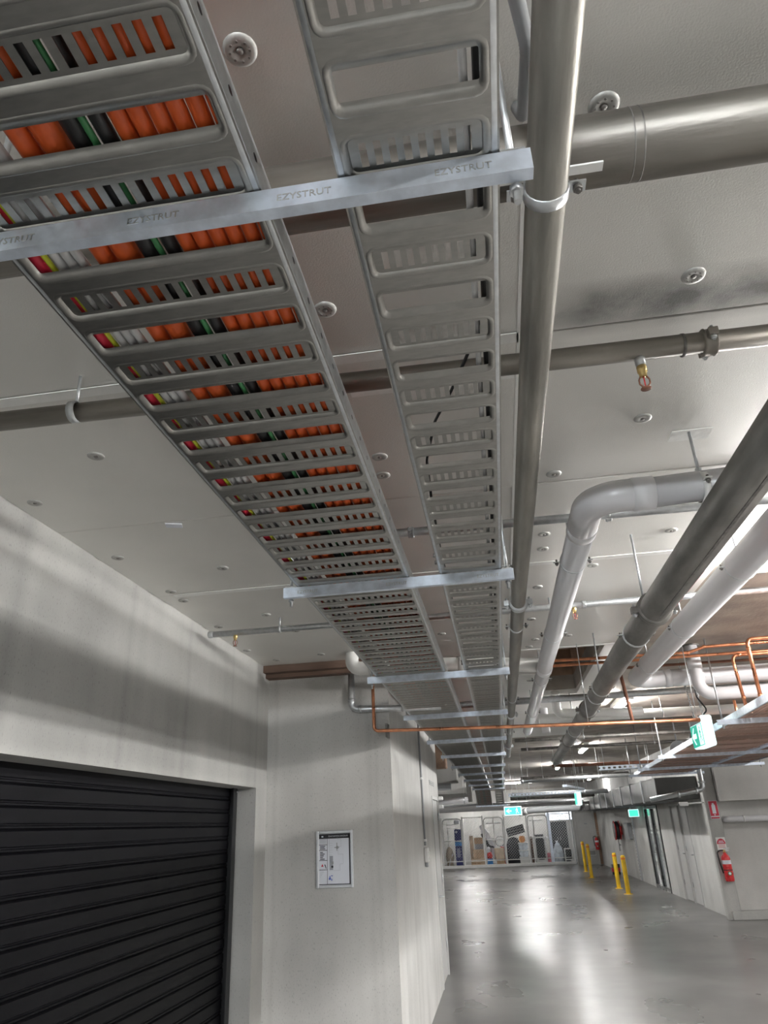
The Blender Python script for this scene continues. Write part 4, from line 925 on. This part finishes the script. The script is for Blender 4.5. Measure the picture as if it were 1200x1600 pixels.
t = thing('door_closer', 'silver fittings at the top corner of the side wall end', 'fitting', (-0.86, 10.72, 1.93))
for z in (1.95, 2.06): MB().cbox((-0.869, 10.68, z), (-0.80, 10.76, z+0.05), 0.01).build('bracket', 'white_paint', t)

# ================================================================ RIGHT WALL ITEMS
def extinguisher(x, y, z0, face, label, s=1.0, detail=True):
    t = thing('fire_extinguisher', label, 'fire extinguisher', (x, y, z0), 'wall mounted fire extinguishers')
    r = 0.075*s; h = 0.46*s
    MB().lathe([(0.0005, 0), (r*0.9, 0), (r, 0.02*s), (r, h*0.78), (r*0.85, h*0.87), (r*0.45, h*0.95), (r*0.3, h), (0.0005, h)], (x, y, z0), (0, 0, 1), 20).build('cylinder', 'red_paint', t)
    MB().lathe([(r+0.001, h*0.60), (r+0.001, h*0.74)], (x, y, z0), (0, 0, 1), 20).build('white_band', 'paper', t)
    MB().lathe([(r+0.001, h*0.38), (r+0.001, h*0.41)], (x, y, z0), (0, 0, 1), 20).build('strap', 'ink', t)
    d = V(face)
    MB().cyl(V((x, y, z0+h*0.28))+d*(r+0.002), V((x, y, z0+h*0.28))+d*(r-0.004), r*0.45, 14).build('label_disc', 'green_cable', t)
    MB().cyl(V((x, y, z0+h*0.28))+d*(r+0.004), V((x, y, z0+h*0.28))+d*(r), r*0.28, 12).build('label_disc', 'paper', t)
    MB().cyl((x, y, z0+h), (x, y, z0+h+0.05*s), r*0.28, 10).build('valve', 'brass', t)
    sx = V((0, 0, 1)).cross(d)
    p0 = V((x, y, z0+h+0.05*s)); MB().obox(p0+sx*0.05*s+V((0, 0, 0.02*s)), (0.10*s if abs(sx.x) > 0.5 else 0.02, 0.10*s if abs(sx.y) > 0.5 else 0.02, 0.014*s)).obox(p0+sx*0.045*s-V((0, 0, 0.015*s)), (0.09*s if abs(sx.x) > 0.5 else 0.015, 0.09*s if abs(sx.y) > 0.5 else 0.015, 0.012*s)).build('lever', 'galv', t)
    q = -sx
    MB().tube(fillet([p0+V((0, 0, -0.01)), p0+q*(r+0.05)+V((0, 0, -0.02)), p0+q*(r+0.04)-V((0, 0, 0.20*s)), p0+q*(r+0.012)-V((0, 0, 0.38*s))], 0.05, 5), 0.012*s, 8).build('hose', 'black_cable', t)
    return t
extinguisher(3.885, 14.93, 0.615, (0, -1, 0), 'red fire extinguisher on the pale wall at the right')
MB().box((3.84, 15.0, 0.72), (3.93, 15.02, 1.0))
extinguisher(3.70, 32.85, 0.55, (0, -1, 0), 'small far fire extinguisher beside the brick strip')
t = thing('wall_sign', 'red square sign with white extinguisher symbol high on the pier', 'sign', (3.88, 15.01, 1.62))
MB().box((3.80, 15.005, 1.63), (3.96, 15.019, 1.945)).build('plate', 'paper', t)
MB().box((3.806, 15.001, 1.685), (3.954, 15.004, 1.938)).build('red_field', 'ink_red', t)
MB().box((3.806, 15.001, 1.64), (3.954, 15.004, 1.665)).build('red_strip', 'ink_red', t)
MB().add([(3.88+a, 14.999, 1.815+b) for a, b in ((-0.032, -0.09), (0.032, -0.09), (0.032, 0.05), (0.018, 0.07), (0.018, 0.09), (-0.018, 0.09), (-0.018, 0.07), (-0.032, 0.05))], [list(range(8))]).build('symbol', 'paper', t)
MB().add([(3.88+a, 14.999, 1.70+b) for a, b in ((-0.02, 0.012), (0.02, 0.012), (0.0, -0.01))], [(0, 1, 2)]).build('arrow', 'paper', t)
t = thing('wall_sign', 'white sign with red arc just above the extinguisher', 'sign', (3.88, 15.01, 1.09))
MB().box((3.805, 15.005, 1.09), (3.965, 15.019, 1.325)).build('plate', 'white_paint', t)
arc = [(0.075*math.cos(PI*k/12), 0.09*math.sin(PI*k/12)) for k in range(13)]
MB().add([(3.885+a, 15.003, 1.215+b) for a, b in arc], [list(range(13))]).build('red_arc', 'ink_red', t)
MB().add([(3.885+0.045*math.cos(PI+PI*k/8), 15.003, 1.122+0.028*math.sin(PI+PI*k/8)) for k in range(9)], [list(range(9))]).build('red_arc', 'ink_red', t)
for z, ww in ((1.232, 0.10), (1.256, 0.08)): MB().box((3.885-ww/2, 15.0005, z), (3.885+ww/2, 15.002, z+0.012)).build('text_line', 'paper', t)
for z in (1.195, 1.175, 1.155): MB().box((3.83, 15.0035, z), (3.945, 15.0045, z+0.006)).build('text_line', 'ink_red', t)
t = thing('drain_pipe', 'grey plastic pipe along the pale wall at the right', 'pipe', (4.0, 15.1, 1.6))
run('pipe_run', fillet([(4.06, 15.15, 1.62), (4.06, 15.02, 1.62), (7.0, 15.02, 1.58)], 0.06, 8), 0.053, 'pvc', t, 20)
MB().lathe([(0.0535, -0.008), (0.059, -0.008), (0.059, 0.008), (0.0535, 0.008)], (4.37, 15.02, 1.616), X1, 20).build('clip', 'pvc_white', t)
t = thing('steel_pipe', 'galvanised elbow pipe dropping in front of the pale beam', 'pipe', (3.6, 14.5, 2.1))
run('pipe_run', fillet([(3.64, 14.5, 3.14), (3.64, 14.5, 2.14), (2.7, 14.55, 2.0)], 0.07, 7), 0.045, 'galv', t, 16)
for c, d in (((3.64, 14.5, 2.26), (0, 0, 1)), ((3.52, 14.51, 2.12), (1, 0, 0.15)), ((3.2, 14.52, 2.07), (1, 0, 0.15))): MB().lathe([(0.045, -0.02), (0.058, -0.018), (0.058, 0.018), (0.045, 0.02)], c, d, 16).build('collar', 'galv', t)
t = thing('security_camera', 'small white security camera by the pale wall corner', 'camera', (3.4, 15.1, 1.9))
MB().cbox((3.28, 14.95, 1.875), (3.44, 15.03, 1.945), 0.012).build('body', 'white_paint', t)
MB().cyl((3.28, 14.99, 1.905), (3.268, 14.99, 1.905), 0.025, 12).build('lens', 'ink', t)
MB().tube(fillet([(3.42, 14.99, 1.91), (3.60, 15.03, 1.92), (3.75, 15.06, 1.92)], 0.05), 0.012, 8).build('arm', 'white_paint', t)
t = thing('horn_speaker', 'grey round horn speaker behind the hanging exit sign', 'speaker', (2.8, 12.0, 2.62))
MB().lathe([(0.03, 0.16), (0.04, 0.10), (0.07, 0.04), (0.125, 0.0), (0.125, -0.006), (0.115, 0.0), (0.06, 0.045), (0.03, 0.06), (0.0005, 0.03)], (2.78, 12.0, 2.66), (0.1, 1, 0.1), 22).build('horn', 'mid_grey', t)
MB().cyl((2.79, 12.1, 2.78), (2.79, 12.1, 3.14), 0.012, 8).cbox((2.74, 12.08, 2.60), (2.84, 12.2, 2.78), 0.01).build('bracket', 'mid_grey', t)
t = thing('hose_reel', 'red and black fire hose reel on the far right wall', 'hose reel', (3.7, 26.6, 0.9))
MB().lathe([(0.28, -0.09), (0.30, -0.08), (0.28, -0.06), (0.14, -0.06), (0.14, 0.06), (0.28, 0.06), (0.30, 0.08), (0.28, 0.09), (0.0005, 0.09)], (3.70, 26.6, 1.33), X1, 26).build('reel_drum', 'red_paint', t)
MB().lathe([(0.15, -0.055), (0.27, -0.05), (0.28, 0.0), (0.27, 0.05), (0.15, 0.055)], (3.70, 26.6, 1.33), X1, 26).build('hose_coil', 'black_plastic', t)
MB().lathe([(0.0005, -0.1), (0.1, -0.1), (0.24, -0.092)], (3.70, 26.6, 1.33), X1, 26).build('drum_plate', 'black_plastic', t)
MB().cyl((3.68, 26.5, 1.05), (3.68, 26.5, 0.72), 0.014, 8).cyl((3.66, 26.5, 0.9), (3.74, 26.5, 0.9), 0.02, 8).build('nozzle', 'galv', t)
MB().box((3.78, 26.5, 1.2), (RX-0.001, 26.7, 1.45)).build('wall_bracket', 'red_paint', t)
t = thing('meter_box', 'flat grey electrical box on the far right wall', 'electrical box', (RX-0.05, 24.9, 1.1))
MB().cbox((RX-0.11, 24.55, 1.1), (RX-0.001, 25.25, 1.56), 0.01).build('box_body', 'mid_grey', t)
MB().cbox((RX-0.118, 24.58, 1.13), (RX-0.1105, 25.22, 1.53), 0.003).build('box_door', 'mid_grey', t)
t = thing('cable_duct', 'vertical perforated duct on the wall beside the electrical box', 'duct', (RX-0.03, 24.1, 0))
MB().box((RX-0.05, 24.06, 0.02), (RX-0.001, 24.14, 2.4)).build('duct_body', 'galv', t)
for k in range(26): MB().box((RX-0.052, 24.075, 0.1+k*0.085), (RX-0.0505, 24.125, 0.14+k*0.085)).build('slot', 'bolt_dark', t)
t = thing('waste_bin', 'small dark red bin on the floor behind the bollards', 'bin', (3.55, 27.2, 0))
MB().lathe([(0.0005, 0.0), (0.13, 0.0), (0.15, 0.30), (0.14, 0.30), (0.12, 0.02), (0.0005, 0.02)], (3.55, 27.2, 0), (0, 0, 1), 16).build('bin_body', 'black_plastic', t)
MB().lathe([(0.138, 0.08), (0.148, 0.2)], (3.55, 27.2, 0), (0, 0, 1), 16).build('label_band', 'ink_red', t)
# bollards
for i, (x, y, lab) in enumerate(((2.866, 20.37, 'nearest yellow bollard with orange cap band by the glass door'), (2.875, 22.0, 'second yellow bollard by the glass door'),
                                 (2.62, 26.1, 'third yellow bollard standing before the far door'), (2.75, 29.0, 'furthest yellow bollard before the far door'))):
    hh = 0.86 if i < 2 else 0.98; r = 0.055
    t = thing('bollard', lab, 'bollard', (x, y, 0), 'yellow bollards')
    MB().lathe([(r, 0.0), (r, hh*0.94), (r*0.94, hh*0.98), (r*0.5, hh), (0.0005, hh)], (x, y, 0), (0, 0, 1), 18).build('post', 'yellow_paint', t)
    MB().lathe([(r+0.001, hh*0.89), (r+0.001, hh*0.935)], (x, y, 0), (0, 0, 1), 18).build('reflective_band', 'orange_paint', t)
    MB().lathe([(r*1.9, 0.0), (r*1.9, 0.008), (r, 0.012)], (x, y, 0), (0, 0, 1), 18).build('base_plate', 'yellow_paint', t)

# ================================================================ STORAGE CAGES
YC = 34.0; ZB = 0.14; ZC = 1.97
kb = struct('trim_6', MB().cbox((-3.3, YC-0.12, 0), (2.86, YC+0.08, ZB-0.03), 0.01), 'white_paint', 'white kerb under the storage cage fence', 'kerb')
bounds = [-2.70, -1.78, -0.90, 0.02, 0.98, 1.93, 2.84]
wirem = {}
cnames = ['left end gate of the storage cages with rounded top', 'first mesh panel of the storage cages behind the boxes', 'middle gate of the storage cages with rounded top', 'mesh panel before the black suitcase', 'right gate of the storage cages before the white frame', 'last mesh panel of the cages beside the concrete wall']
for i in range(6):
    x0, x1 = bounds[i]+0.035, bounds[i+1]-0.035
    gate = i % 2 == 0
    t = thing('cage_gate' if gate else 'mesh_fence', cnames[i], 'gate' if gate else 'fence', ((x0+x1)/2, YC, ZB), 'storage cage panels')
    if gate:
        run('frame_tube', fillet([(x0+0.02, YC, ZB), (x0+0.02, YC, ZC-0.03), (x1-0.02, YC, ZC-0.03), (x1-0.02, YC, ZB)], 0.14, 6), 0.028, 'white_paint', t, 8)
        for z in (ZB+0.12, 1.06): MB().cyl((x0+0.02, YC, z), (x1-0.02, YC, z), 0.016, 8).build('cross_rail', 'white_paint', t)
        MB().box((x1-0.13, YC-0.03, 1.02), (x1-0.05, YC-0.015, 1.10)).build('latch', 'galv', t)
    else:
        for z in (ZB+0.12, ZC+0.0): MB().cyl((x0-0.02, YC, z), (x1+0.02, YC, z), 0.016, 8).build('cross_rail', 'white_paint', t)
    m = MB(); h = ZC-ZB-0.14; W = x1-x0-0.06; st = 0.11; n = int((W+h)/st)
    for sg in (1, -1):
        for k in range(n):
            a = k*st; u0, v0 = (a, 0) if a < W else (W, a-W); u1, v1 = (0, a) if a < h else (a-h, h)
            if sg < 0: u0, u1 = W-u0, W-u1
            p0 = V((x0+0.03+u0, YC, ZB+0.13+v0)); p1 = V((x0+0.03+u1, YC, ZB+0.13+v1))
            if (p1-p0).length > 0.03: m.cyl(p0, p1, 0.0036, 3, caps=False)
    tag(m.build('wire_mesh', 'galv', t), kind='stuff')
for i, x in enumerate(bounds):
    w_ = 0.07 if i == 5 else 0.035
    tag(MB().cbox((x-w_/1.2, YC-w_, ZB-0.03), (x+w_/1.2, YC+w_, ZC+0.06), 0.006).build('cage_post', 'white_paint' if i != 5 else 'strut_zinc'), ['leftmost white post of the cage fence', 'second white cage post from the left', 'third white cage post from the left', 'middle white cage post', 'white cage post left of the white framed belt', 'thick pale cage post right of the white framed belt', 'white cage post against the concrete wall'][i], 'post', 'cage posts')
# contents
zf = 0.0
def carton(x, y, z, w_, d_, h_, mat, label, name='cardboard_box', rot=0.0, tape=True, cat='box', grp='cardboard boxes in the cages'):
    t = thing(name, label, cat, (x, y, z), grp); M = Matrix.Rotation(rot, 3, 'Z')
    m = MB().obox((x, y, z+h_/2), (w_, d_, h_), M); m.build('carton', mat, t)
    f = MB()
    for s in (-1, 1): f.obox(V((x, y, z+h_+0.004))+M @ V((0, s*d_*0.25, 0)), (w_, d_*0.48, 0.006), M)
    f.build('flap', mat, t)
    if tape: MB().obox(V((x, y, z+h_+0.009)), (w_*1.01, 0.05, 0.003), M).obox(V((x, y, z+h_*0.86))+M @ V((0, -d_/2-0.001, 0)), (0.05, 0.003, h_*0.28), M).build('tape', 'cardboard_pale', t)
    return t
YI = 34.7
t = thing('appliance_box', 'tall navy blue box with white disc in the left cage', 'box', (-2.02, 34.45, 0))
MB().cbox((-2.17, 34.3, 0), (-1.86, 34.6, 1.52), 0.006).build('carton', 'box_blue', t)
MB().cyl((-2.08, 34.299, 1.42), (-2.08, 34.294, 1.42), 0.05, 16).build('disc_logo', 'paper', t)
MB().box((-2.168, 34.294, 0.86), (-1.862, 34.299, 1.02)).build('blue_band', 'blue_band', t)
for k in range(8): MB().box((-2.11, 34.295, 0.42+k*0.045), (-1.98+0.02*(k % 3), 34.299, 0.438+k*0.045)).build('print_line', 'paper', t)
t = thing('cloth_bundle', 'draped beige cloth bundle in the left cage', 'bundle', (-2.45, 34.5, 0))
MB().lathe([(0.0005, 0), (0.16, 0.02), (0.14, 0.2), (0.19, 0.45), (0.13, 0.72), (0.05, 0.82), (0.0005, 0.83)], (-2.45, 34.55, 0), (0, 0, 1), 9).build('bundle_body', 'beige_cloth', t)
MB().tube([(-2.5, 34.42, 0.05), (-2.42, 34.4, 0.35), (-2.30, 34.42, 0.55)], 0.02, 6).build('cord', 'paper', t)
t = thing('wire_shelf', 'white shelf with hanging bits in the left cage', 'shelf', (-2.3, 35.0, 1.6))
MB().box((-2.55, 34.9, 1.70), (-1.9, 35.2, 1.73)).build('shelf_board', 'white_paint', t); MB().box((-2.55, 34.9, 1.56), (-2.1, 35.2, 1.58)).build('shelf_board', 'white_paint', t)
for x in (-2.52, -1.93): MB().box((x-0.015, 35.18, 0), (x+0.015, 35.2, 1.9)).build('upright', 'white_paint', t)
tag(MB().cbox((-2.2, 34.95, 1.74), (-1.95, 35.1, 1.9), 0.03).build('cloth_bundle', 'paper'), 'crumpled white bundle on the white shelf', 'bundle')
carton(-1.30, 34.6, 0.0, 0.42, 0.3, 0.16, 'cardboard', 'flat brown box on the cage floor under other boxes')
carton(-1.32, 34.6, 0.175, 0.40, 0.3, 0.14, 'cardboard_pale', 'pale flat box in the middle of the left stack')
carton(-1.20, 34.6, 0.33, 0.45, 0.32, 0.34, 'cardboard', 'square brown box on top of the left stack', rot=0.1)
carton(-1.01, 34.45, 0.0, 0.22, 0.22, 0.34, 'cardboard_pale', 'small pale box standing on the floor right of the stack')
carton(-1.47, 34.9, 0.0, 0.16, 0.16, 1.22, 'cardboard_pale', 'tall narrow pale carton behind the left stack')
carton(-1.17, 35.1, 0.895, 0.36, 0.3, 0.24, 'cardboard', 'brown box high at the back of the left stack')
tag(carton(-1.15, 35.1, 0.0, 0.36, 0.35, 0.88, 'ink_grey', 'grey tub stack under the high brown box', name='storage_tub', tape=False, grp=None), None)
t = thing('office_chair', 'dark folded chair back leaning above the boxes', 'chair', (-0.95, 34.8, 0.6))
MB().obox((-0.86, 34.85, 1.05), (0.13, 0.07, 0.55), Matrix.Rotation(-0.45, 3, 'Y')).build('backrest', 'black_fabric', t)
MB().obox((-0.66, 35.0, 0.78), (0.32, 0.3, 0.07), Matrix.Rotation(0.3, 3, 'Y')).build('seat', 'black_fabric', t)
MB().cyl((-0.66, 35.0, 0.75), (-0.66, 35.0, 0.06), 0.025, 8).build('column', 'black_plastic', t)
for k in range(5):
    a = 2*PI*k/5; MB().cyl((-0.66, 35.0, 0.08), (-0.66+0.24*math.cos(a), 35.0+0.24*math.sin(a), 0.03), 0.018, 6).build('leg', 'black_plastic', t)
t = thing('surfboard', 'long pale board leaning diagonally behind the middle gate', 'board', (-0.6, 35.0, 0))
bd = MB(); N_ = 14; vs = []
for i in range(N_+1):
    s_ = i/N_; wd = 0.16*math.sin(PI*min(1, 0.12+s_*0.88))**0.6
    c = V((-1.02+0.72*s_, 35.5, 1.64-1.64*s_)); nn = V((0.87, 0, 0.49))
    vs += [c-nn*wd+V((0, 0.03, 0)), c-nn*wd-V((0, 0.03, 0)), c+nn*wd-V((0, 0.03, 0)), c+nn*wd+V((0, 0.03, 0))]
bd.add(vs, [(i*4+k, i*4+(k+1) % 4, i*4+4+(k+1) % 4, i*4+4+k) for i in range(N_) for k in range(4)]+[(3, 2, 1, 0), (N_*4, N_*4+1, N_*4+2, N_*4+3)]); bd.build('board', 'paper', t)
carton(-0.30, 34.6, 0.28, 0.36, 0.32, 0.42, 'cardboard_pale', 'leaning pale box behind the middle gate', rot=0.25)
carton(-0.26, 34.6, 0.0, 0.34, 0.32, 0.26, 'cardboard', 'low brown box under the leaning pale box')
carton(-0.72, 34.5, 0.0, 0.24, 0.24, 0.30, 'blue_band', 'blue box on the floor behind the middle gate', name='plastic_crate', tape=False, grp=None)
t = thing('toy_bag', 'red and white bag on the blue box', 'bag', (-0.72, 34.5, 0.31))
MB().lathe([(0.0005, 0), (0.12, 0.01), (0.13, 0.14), (0.08, 0.25), (0.0005, 0.27)], (-0.72, 34.5, 0.31), (0, 0, 1), 10).build('bag_body', 'red_paint', t)
MB().lathe([(0.085, 0.24), (0.10, 0.38), (0.05, 0.44), (0.0005, 0.45)], (-0.74, 34.5, 0.31), (0, 0, 1), 10).build('bag_top', 'paper', t)
t = thing('shelf_upright', 'white rack upright behind the middle gate', 'rack', (-0.45, 35.6, 0))
MB().box((-0.48, 35.6, 0), (-0.42, 35.64, 1.95)).build('upright', 'white_paint', t); MB().box((-0.78, 35.58, 1.68), (-0.12, 35.62, 1.73)).build('rack_beam', 'white_paint', t)
t = thing('bicycle_wheel', 'thin dark wheel rim hanging behind the middle gate', 'wheel', (-0.22, 35.0, 0.75))
MB().torus((-0.22, 35.0, 0.965), (0, 1, 0), 0.2, 0.015, 22, 6).build('tyre', 'black_plastic', t)
for k in range(8): MB().cyl((-0.22, 35.0, 0.965), (-0.22+0.19*math.cos(k*PI/4), 35.0, 0.965+0.19*math.sin(k*PI/4)), 0.003, 4).build('spoke', 'galv', t)
carton(-0.14, 35.0, 0.0, 0.2, 0.25, 0.74, 'red_label', 'dull red tub beside the post behind the middle gate', name='storage_tub', tape=False, grp=None)
t = thing('suitcase', 'black tilted suitcase on the pile in the fourth bay', 'suitcase', (0.5, 34.8, 0.95))
M_ = Matrix.Rotation(-0.22, 3, 'Y'); MB().obox((0.50, 35.1, 1.37), (0.78, 0.35, 0.34), M_).build('shell', 'black_fabric', t)
for k in range(3): MB().obox(V((0.50, 34.918, 1.37))+M_ @ V((0, 0, -0.1+k*0.1)), (0.74, 0.01, 0.02), M_).build('rib', 'mid_grey', t)
t = thing('soft_bag', 'large black bag pile filling the fourth bay', 'bag', (0.28, 34.8, 0))
MB().lathe([(0.0005, 0), (0.30, 0.02), (0.33, 0.4), (0.31, 0.8), (0.22, 1.05), (0.0005, 1.12)], (0.36, 35.1, 0), (0, 0, 1), 12).build('bag_body', 'black_fabric', t)
MB().torus((0.36, 34.79, 0.8), (0, 1, 0), 0.12, 0.018, 10, 6, 0, PI).build('handle', 'black_plastic', t)
for k, (z, hh, mat, lab) in enumerate(((0.0, 0.30, 'pvc_white', 'white lidded tub at the bottom of the tub stack'), (0.33, 0.24, 'plastic_clear', 'clear tub in the middle of the tub stack'), (0.60, 0.26, 'plastic_clear', 'pale blue tub on top of the tub stack'))):
    t = thing('storage_tub', lab, 'tub', (0.78, 34.5, z), 'stacked tubs in the fourth bay')
    MB().prism([(-0.17, 0), (0.17, 0), (0.2, hh), (-0.2, hh)], lambda u, v: (0.76+u, 34.35, z+v), lambda u, v: (0.76+u, 34.7, z+v)).build('tub_body', mat, t)
    MB().cbox((0.545, 34.33, z+hh), (0.975, 34.72, z+hh+0.025), 0.006).build('lid', 'white_paint', t)
t = thing('lamp_shade', 'round orange lampshade above the tub stack', 'lampshade', (0.74, 34.5, 0.89))
MB().lathe([(0.07, 0.0), (0.125, 0.06), (0.135, 0.16), (0.10, 0.25), (0.06, 0.26)], (0.74, 34.5, 0.89), (0, 0, 1), 16).build('shade', 'lamp_orange', t)
MB().lathe([(0.068, 0.0), (0.075, -0.002), (0.0005, -0.003)], (0.74, 34.5, 0.89), (0, 0, 1), 12).build('rim', 'white_paint', t)
t = thing('treadmill', 'white framed treadmill standing upright with black belt', 'treadmill', (1.47, 34.5, 0))
MB().cbox((1.24, 34.45, 0.03), (1.72, 34.55, 1.12), 0.02).build('deck', 'white_paint', t)
run('frame_tube', fillet([(1.26, 34.43, 0.1), (1.22, 34.43, 1.1), (1.70, 34.43, 1.1), (1.72, 34.43, 0.1)], 0.06, 4), 0.02, 'white_paint', t, 8)
mb = MB().prism([(p[0], p[1]) for p in rrect(1.31, 1.66, 0.2, 1.05, 0.1, 0, 4)], lambda u, v: (u, 34.445, v), lambda u, v: (u, 34.41, v)); mb.build('belt', 'black_plastic', t)
MB().cbox((1.28, 34.38, 1.10), (1.66, 34.48, 1.18), 0.015).build('console', 'black_plastic', t)
for x in (1.30, 1.70): MB().cyl((x, 34.4, 0.0), (x, 34.6, 0.0+0.04), 0.04, 10).build('wheel', 'black_plastic', t)
carton(1.84, 34.8, 0.0, 0.16, 0.3, 0.42, 'pink', 'dark pink box beside the thick post', name='storage_tub', tape=False, grp=None)
tag(MB().cbox((1.08, 34.7, 0), (1.19, 34.9, 1.1), 0.01).build('wooden_plank', 'timber'), 'brown plank standing left of the treadmill', 'plank')
t = thing('shelf_upright', 'white rack upright behind the treadmill', 'rack', (1.3, 35.6, 0))
MB().box((1.30, 35.6, 0), (1.36, 35.64, 1.95)).build('upright', 'white_paint', t); MB().box((1.15, 35.58, 1.72), (1.75, 35.62, 1.76)).build('rack_beam', 'white_paint', t)
t = thing('storage_cabinet', 'black two door cabinet in the last bay', 'cabinet', (2.35, 35.2, 0))
MB().cbox((1.99, 35.0, 0), (2.74, 35.5, 1.66), 0.01).build('body', 'black_plastic', t)
for x0, x1 in ((2.0, 2.36), (2.37, 2.73)):
    d_ = MB().cbox((x0, 34.98, 0.03), (x1, 34.999, 1.63), 0.004).build('door', 'black_plastic', t)
    MB().cyl(((x1-0.05) if x0 < 2.1 else (x0+0.05), 34.975, 0.9), ((x1-0.05) if x0 < 2.1 else (x0+0.05), 34.975, 1.05), 0.008, 6).build('handle', 'galv', d_)
t = thing('plastic_bag', 'translucent white bag of dark things on the floor of the last bay', 'bag', (2.22, 34.5, 0))
MB().lathe([(0.0005, 0), (0.21, 0.01), (0.23, 0.3), (0.18, 0.6), (0.09, 0.8), (0.0005, 0.86)], (2.22, 34.5, 0), (0, 0, 1), 12).build('bag_body', 'plastic_clear', t)
MB().lathe([(0.04, 0.83), (0.06, 0.9), (0.0005, 0.91)], (2.20, 34.5, 0), (0, 0, 1), 8).build('bag_knot', 'paper', t)
t = thing('pet_crate', 'white framed crate at the right end of the last bay', 'crate', (2.62, 34.45, 0))
for a, b in (((2.46, 0.0), (2.50, 0.6)), ((2.76, 0.0), (2.80, 0.6)), ((2.50, 0.56), (2.76, 0.6)), ((2.50, 0.14), (2.76, 0.18))): MB().box((a[0], 34.3, a[1]), (b[0], 34.6, b[1])).build('frame_bar', 'white_paint', t)
MB().box((2.50, 34.58, 0.18), (2.76, 34.6, 0.56)).build('back_panel', 'black_plastic', t)
# shrub outside the small opening in the cage back wall
rg = random.Random(5); m = MB()
for k in range(260):
    c = V((2.2+rg.random()*1.5, 38.3+rg.random()*0.8, 1.3+rg.random()*0.75)); a = rg.random()*6.3; b = rg.random()*2-1
    d = V((math.cos(a), math.sin(a), b)).normalized(); x, y = basis(d)
    m.add([c, c+d*0.05+x*0.025, c+d*0.11, c+d*0.05-x*0.025], [(0, 1, 2, 3)])
t = thing('shrub', 'sunlit green shrub outside the gap above the black cabinet', 'shrub', (2.9, 38.7, 0))
tag(m.build('foliage', 'leaf', t), kind='stuff'); MB().cyl((2.9, 38.7, 0), (2.95, 38.7, 1.6), 0.03, 8, 0.012).build('stem', 'timber', t)
# pipes in the far left bay
simple_pipe([(-6.5, 15.6, 2.45), (-0.98, 15.6, 2.45)], 0.07, 'mid_grey', 'grey pipe crossing the far left bay under the second beam', name='drain_pipe', clips=((-1.4, 15.6, 2.45),), n=16)
simple_pipe([(-6.5, 20.2, 2.30), (-0.85, 20.2, 2.30)], 0.08, 'pvc_joint', 'pale pipe crossing the far left bay behind the trays', name='drain_pipe', clips=((-1.9, 20.2, 2.3), (-0.95, 20.2, 2.3)), n=16)
simple_pipe([(-6.5, 26.8, 2.20), (0.3, 26.8, 2.20)], 0.09, 'pvc', 'thick grey pipe crossing far left below the dropped trays', name='drain_pipe', clips=((-2.4, 26.8, 2.2),), n=16)

for i, (y, z, r, mat, xa, xb, lab) in enumerate(((17.6, 2.62, 0.05, 'pipe_dark', 0.5, 2.9, 'dark pipe crossing beyond the white slanting rail'), (21.4, 2.40, 0.06, 'mid_grey', 0.3, 2.9, 'grey pipe crossing above the far exit sign'),
        (24.6, 2.42, 0.07, 'pipe_dark', 0.3, 2.9, 'dark pipe crossing before the far bollards'), (26.2, 2.22, 0.05, 'pvc_joint', 0.3, 2.9, 'pale pipe crossing before the far bollards'), (28.0, 2.30, 0.09, 'mid_grey', -3.0, 2.9, 'thick grey pipe crossing just before the cages'))):
    simple_pipe([(xa, y, z), (xb, y, z)], r, mat, lab, name='steel_pipe', clips=((xa+0.5, y, z), (xb-0.6, y, z)), n=16)

t = thing('air_duct', 'dull grey air duct running along the top of the right wall', 'duct', (3.4, 24, 1.99))
for k in range(11):
    MB().cbox((3.05, 15.7+k*1.5, 2.0), (3.84, 15.7+k*1.5+1.46, 2.42), 0.01).build('duct_section', 'duct_grey', t)
    if k: MB().box((3.03, 15.7+k*1.5-0.05, 1.985), (3.85, 15.7+k*1.5+0.01, 2.44)).build('flange', 'mid_grey', t)
for k in range(6):
    MB().cyl((3.08, 16.0+k*3, 2.42), (3.08, 16.0+k*3, 3.14), 0.005, 6).build('threaded_rod', 'galv', t)
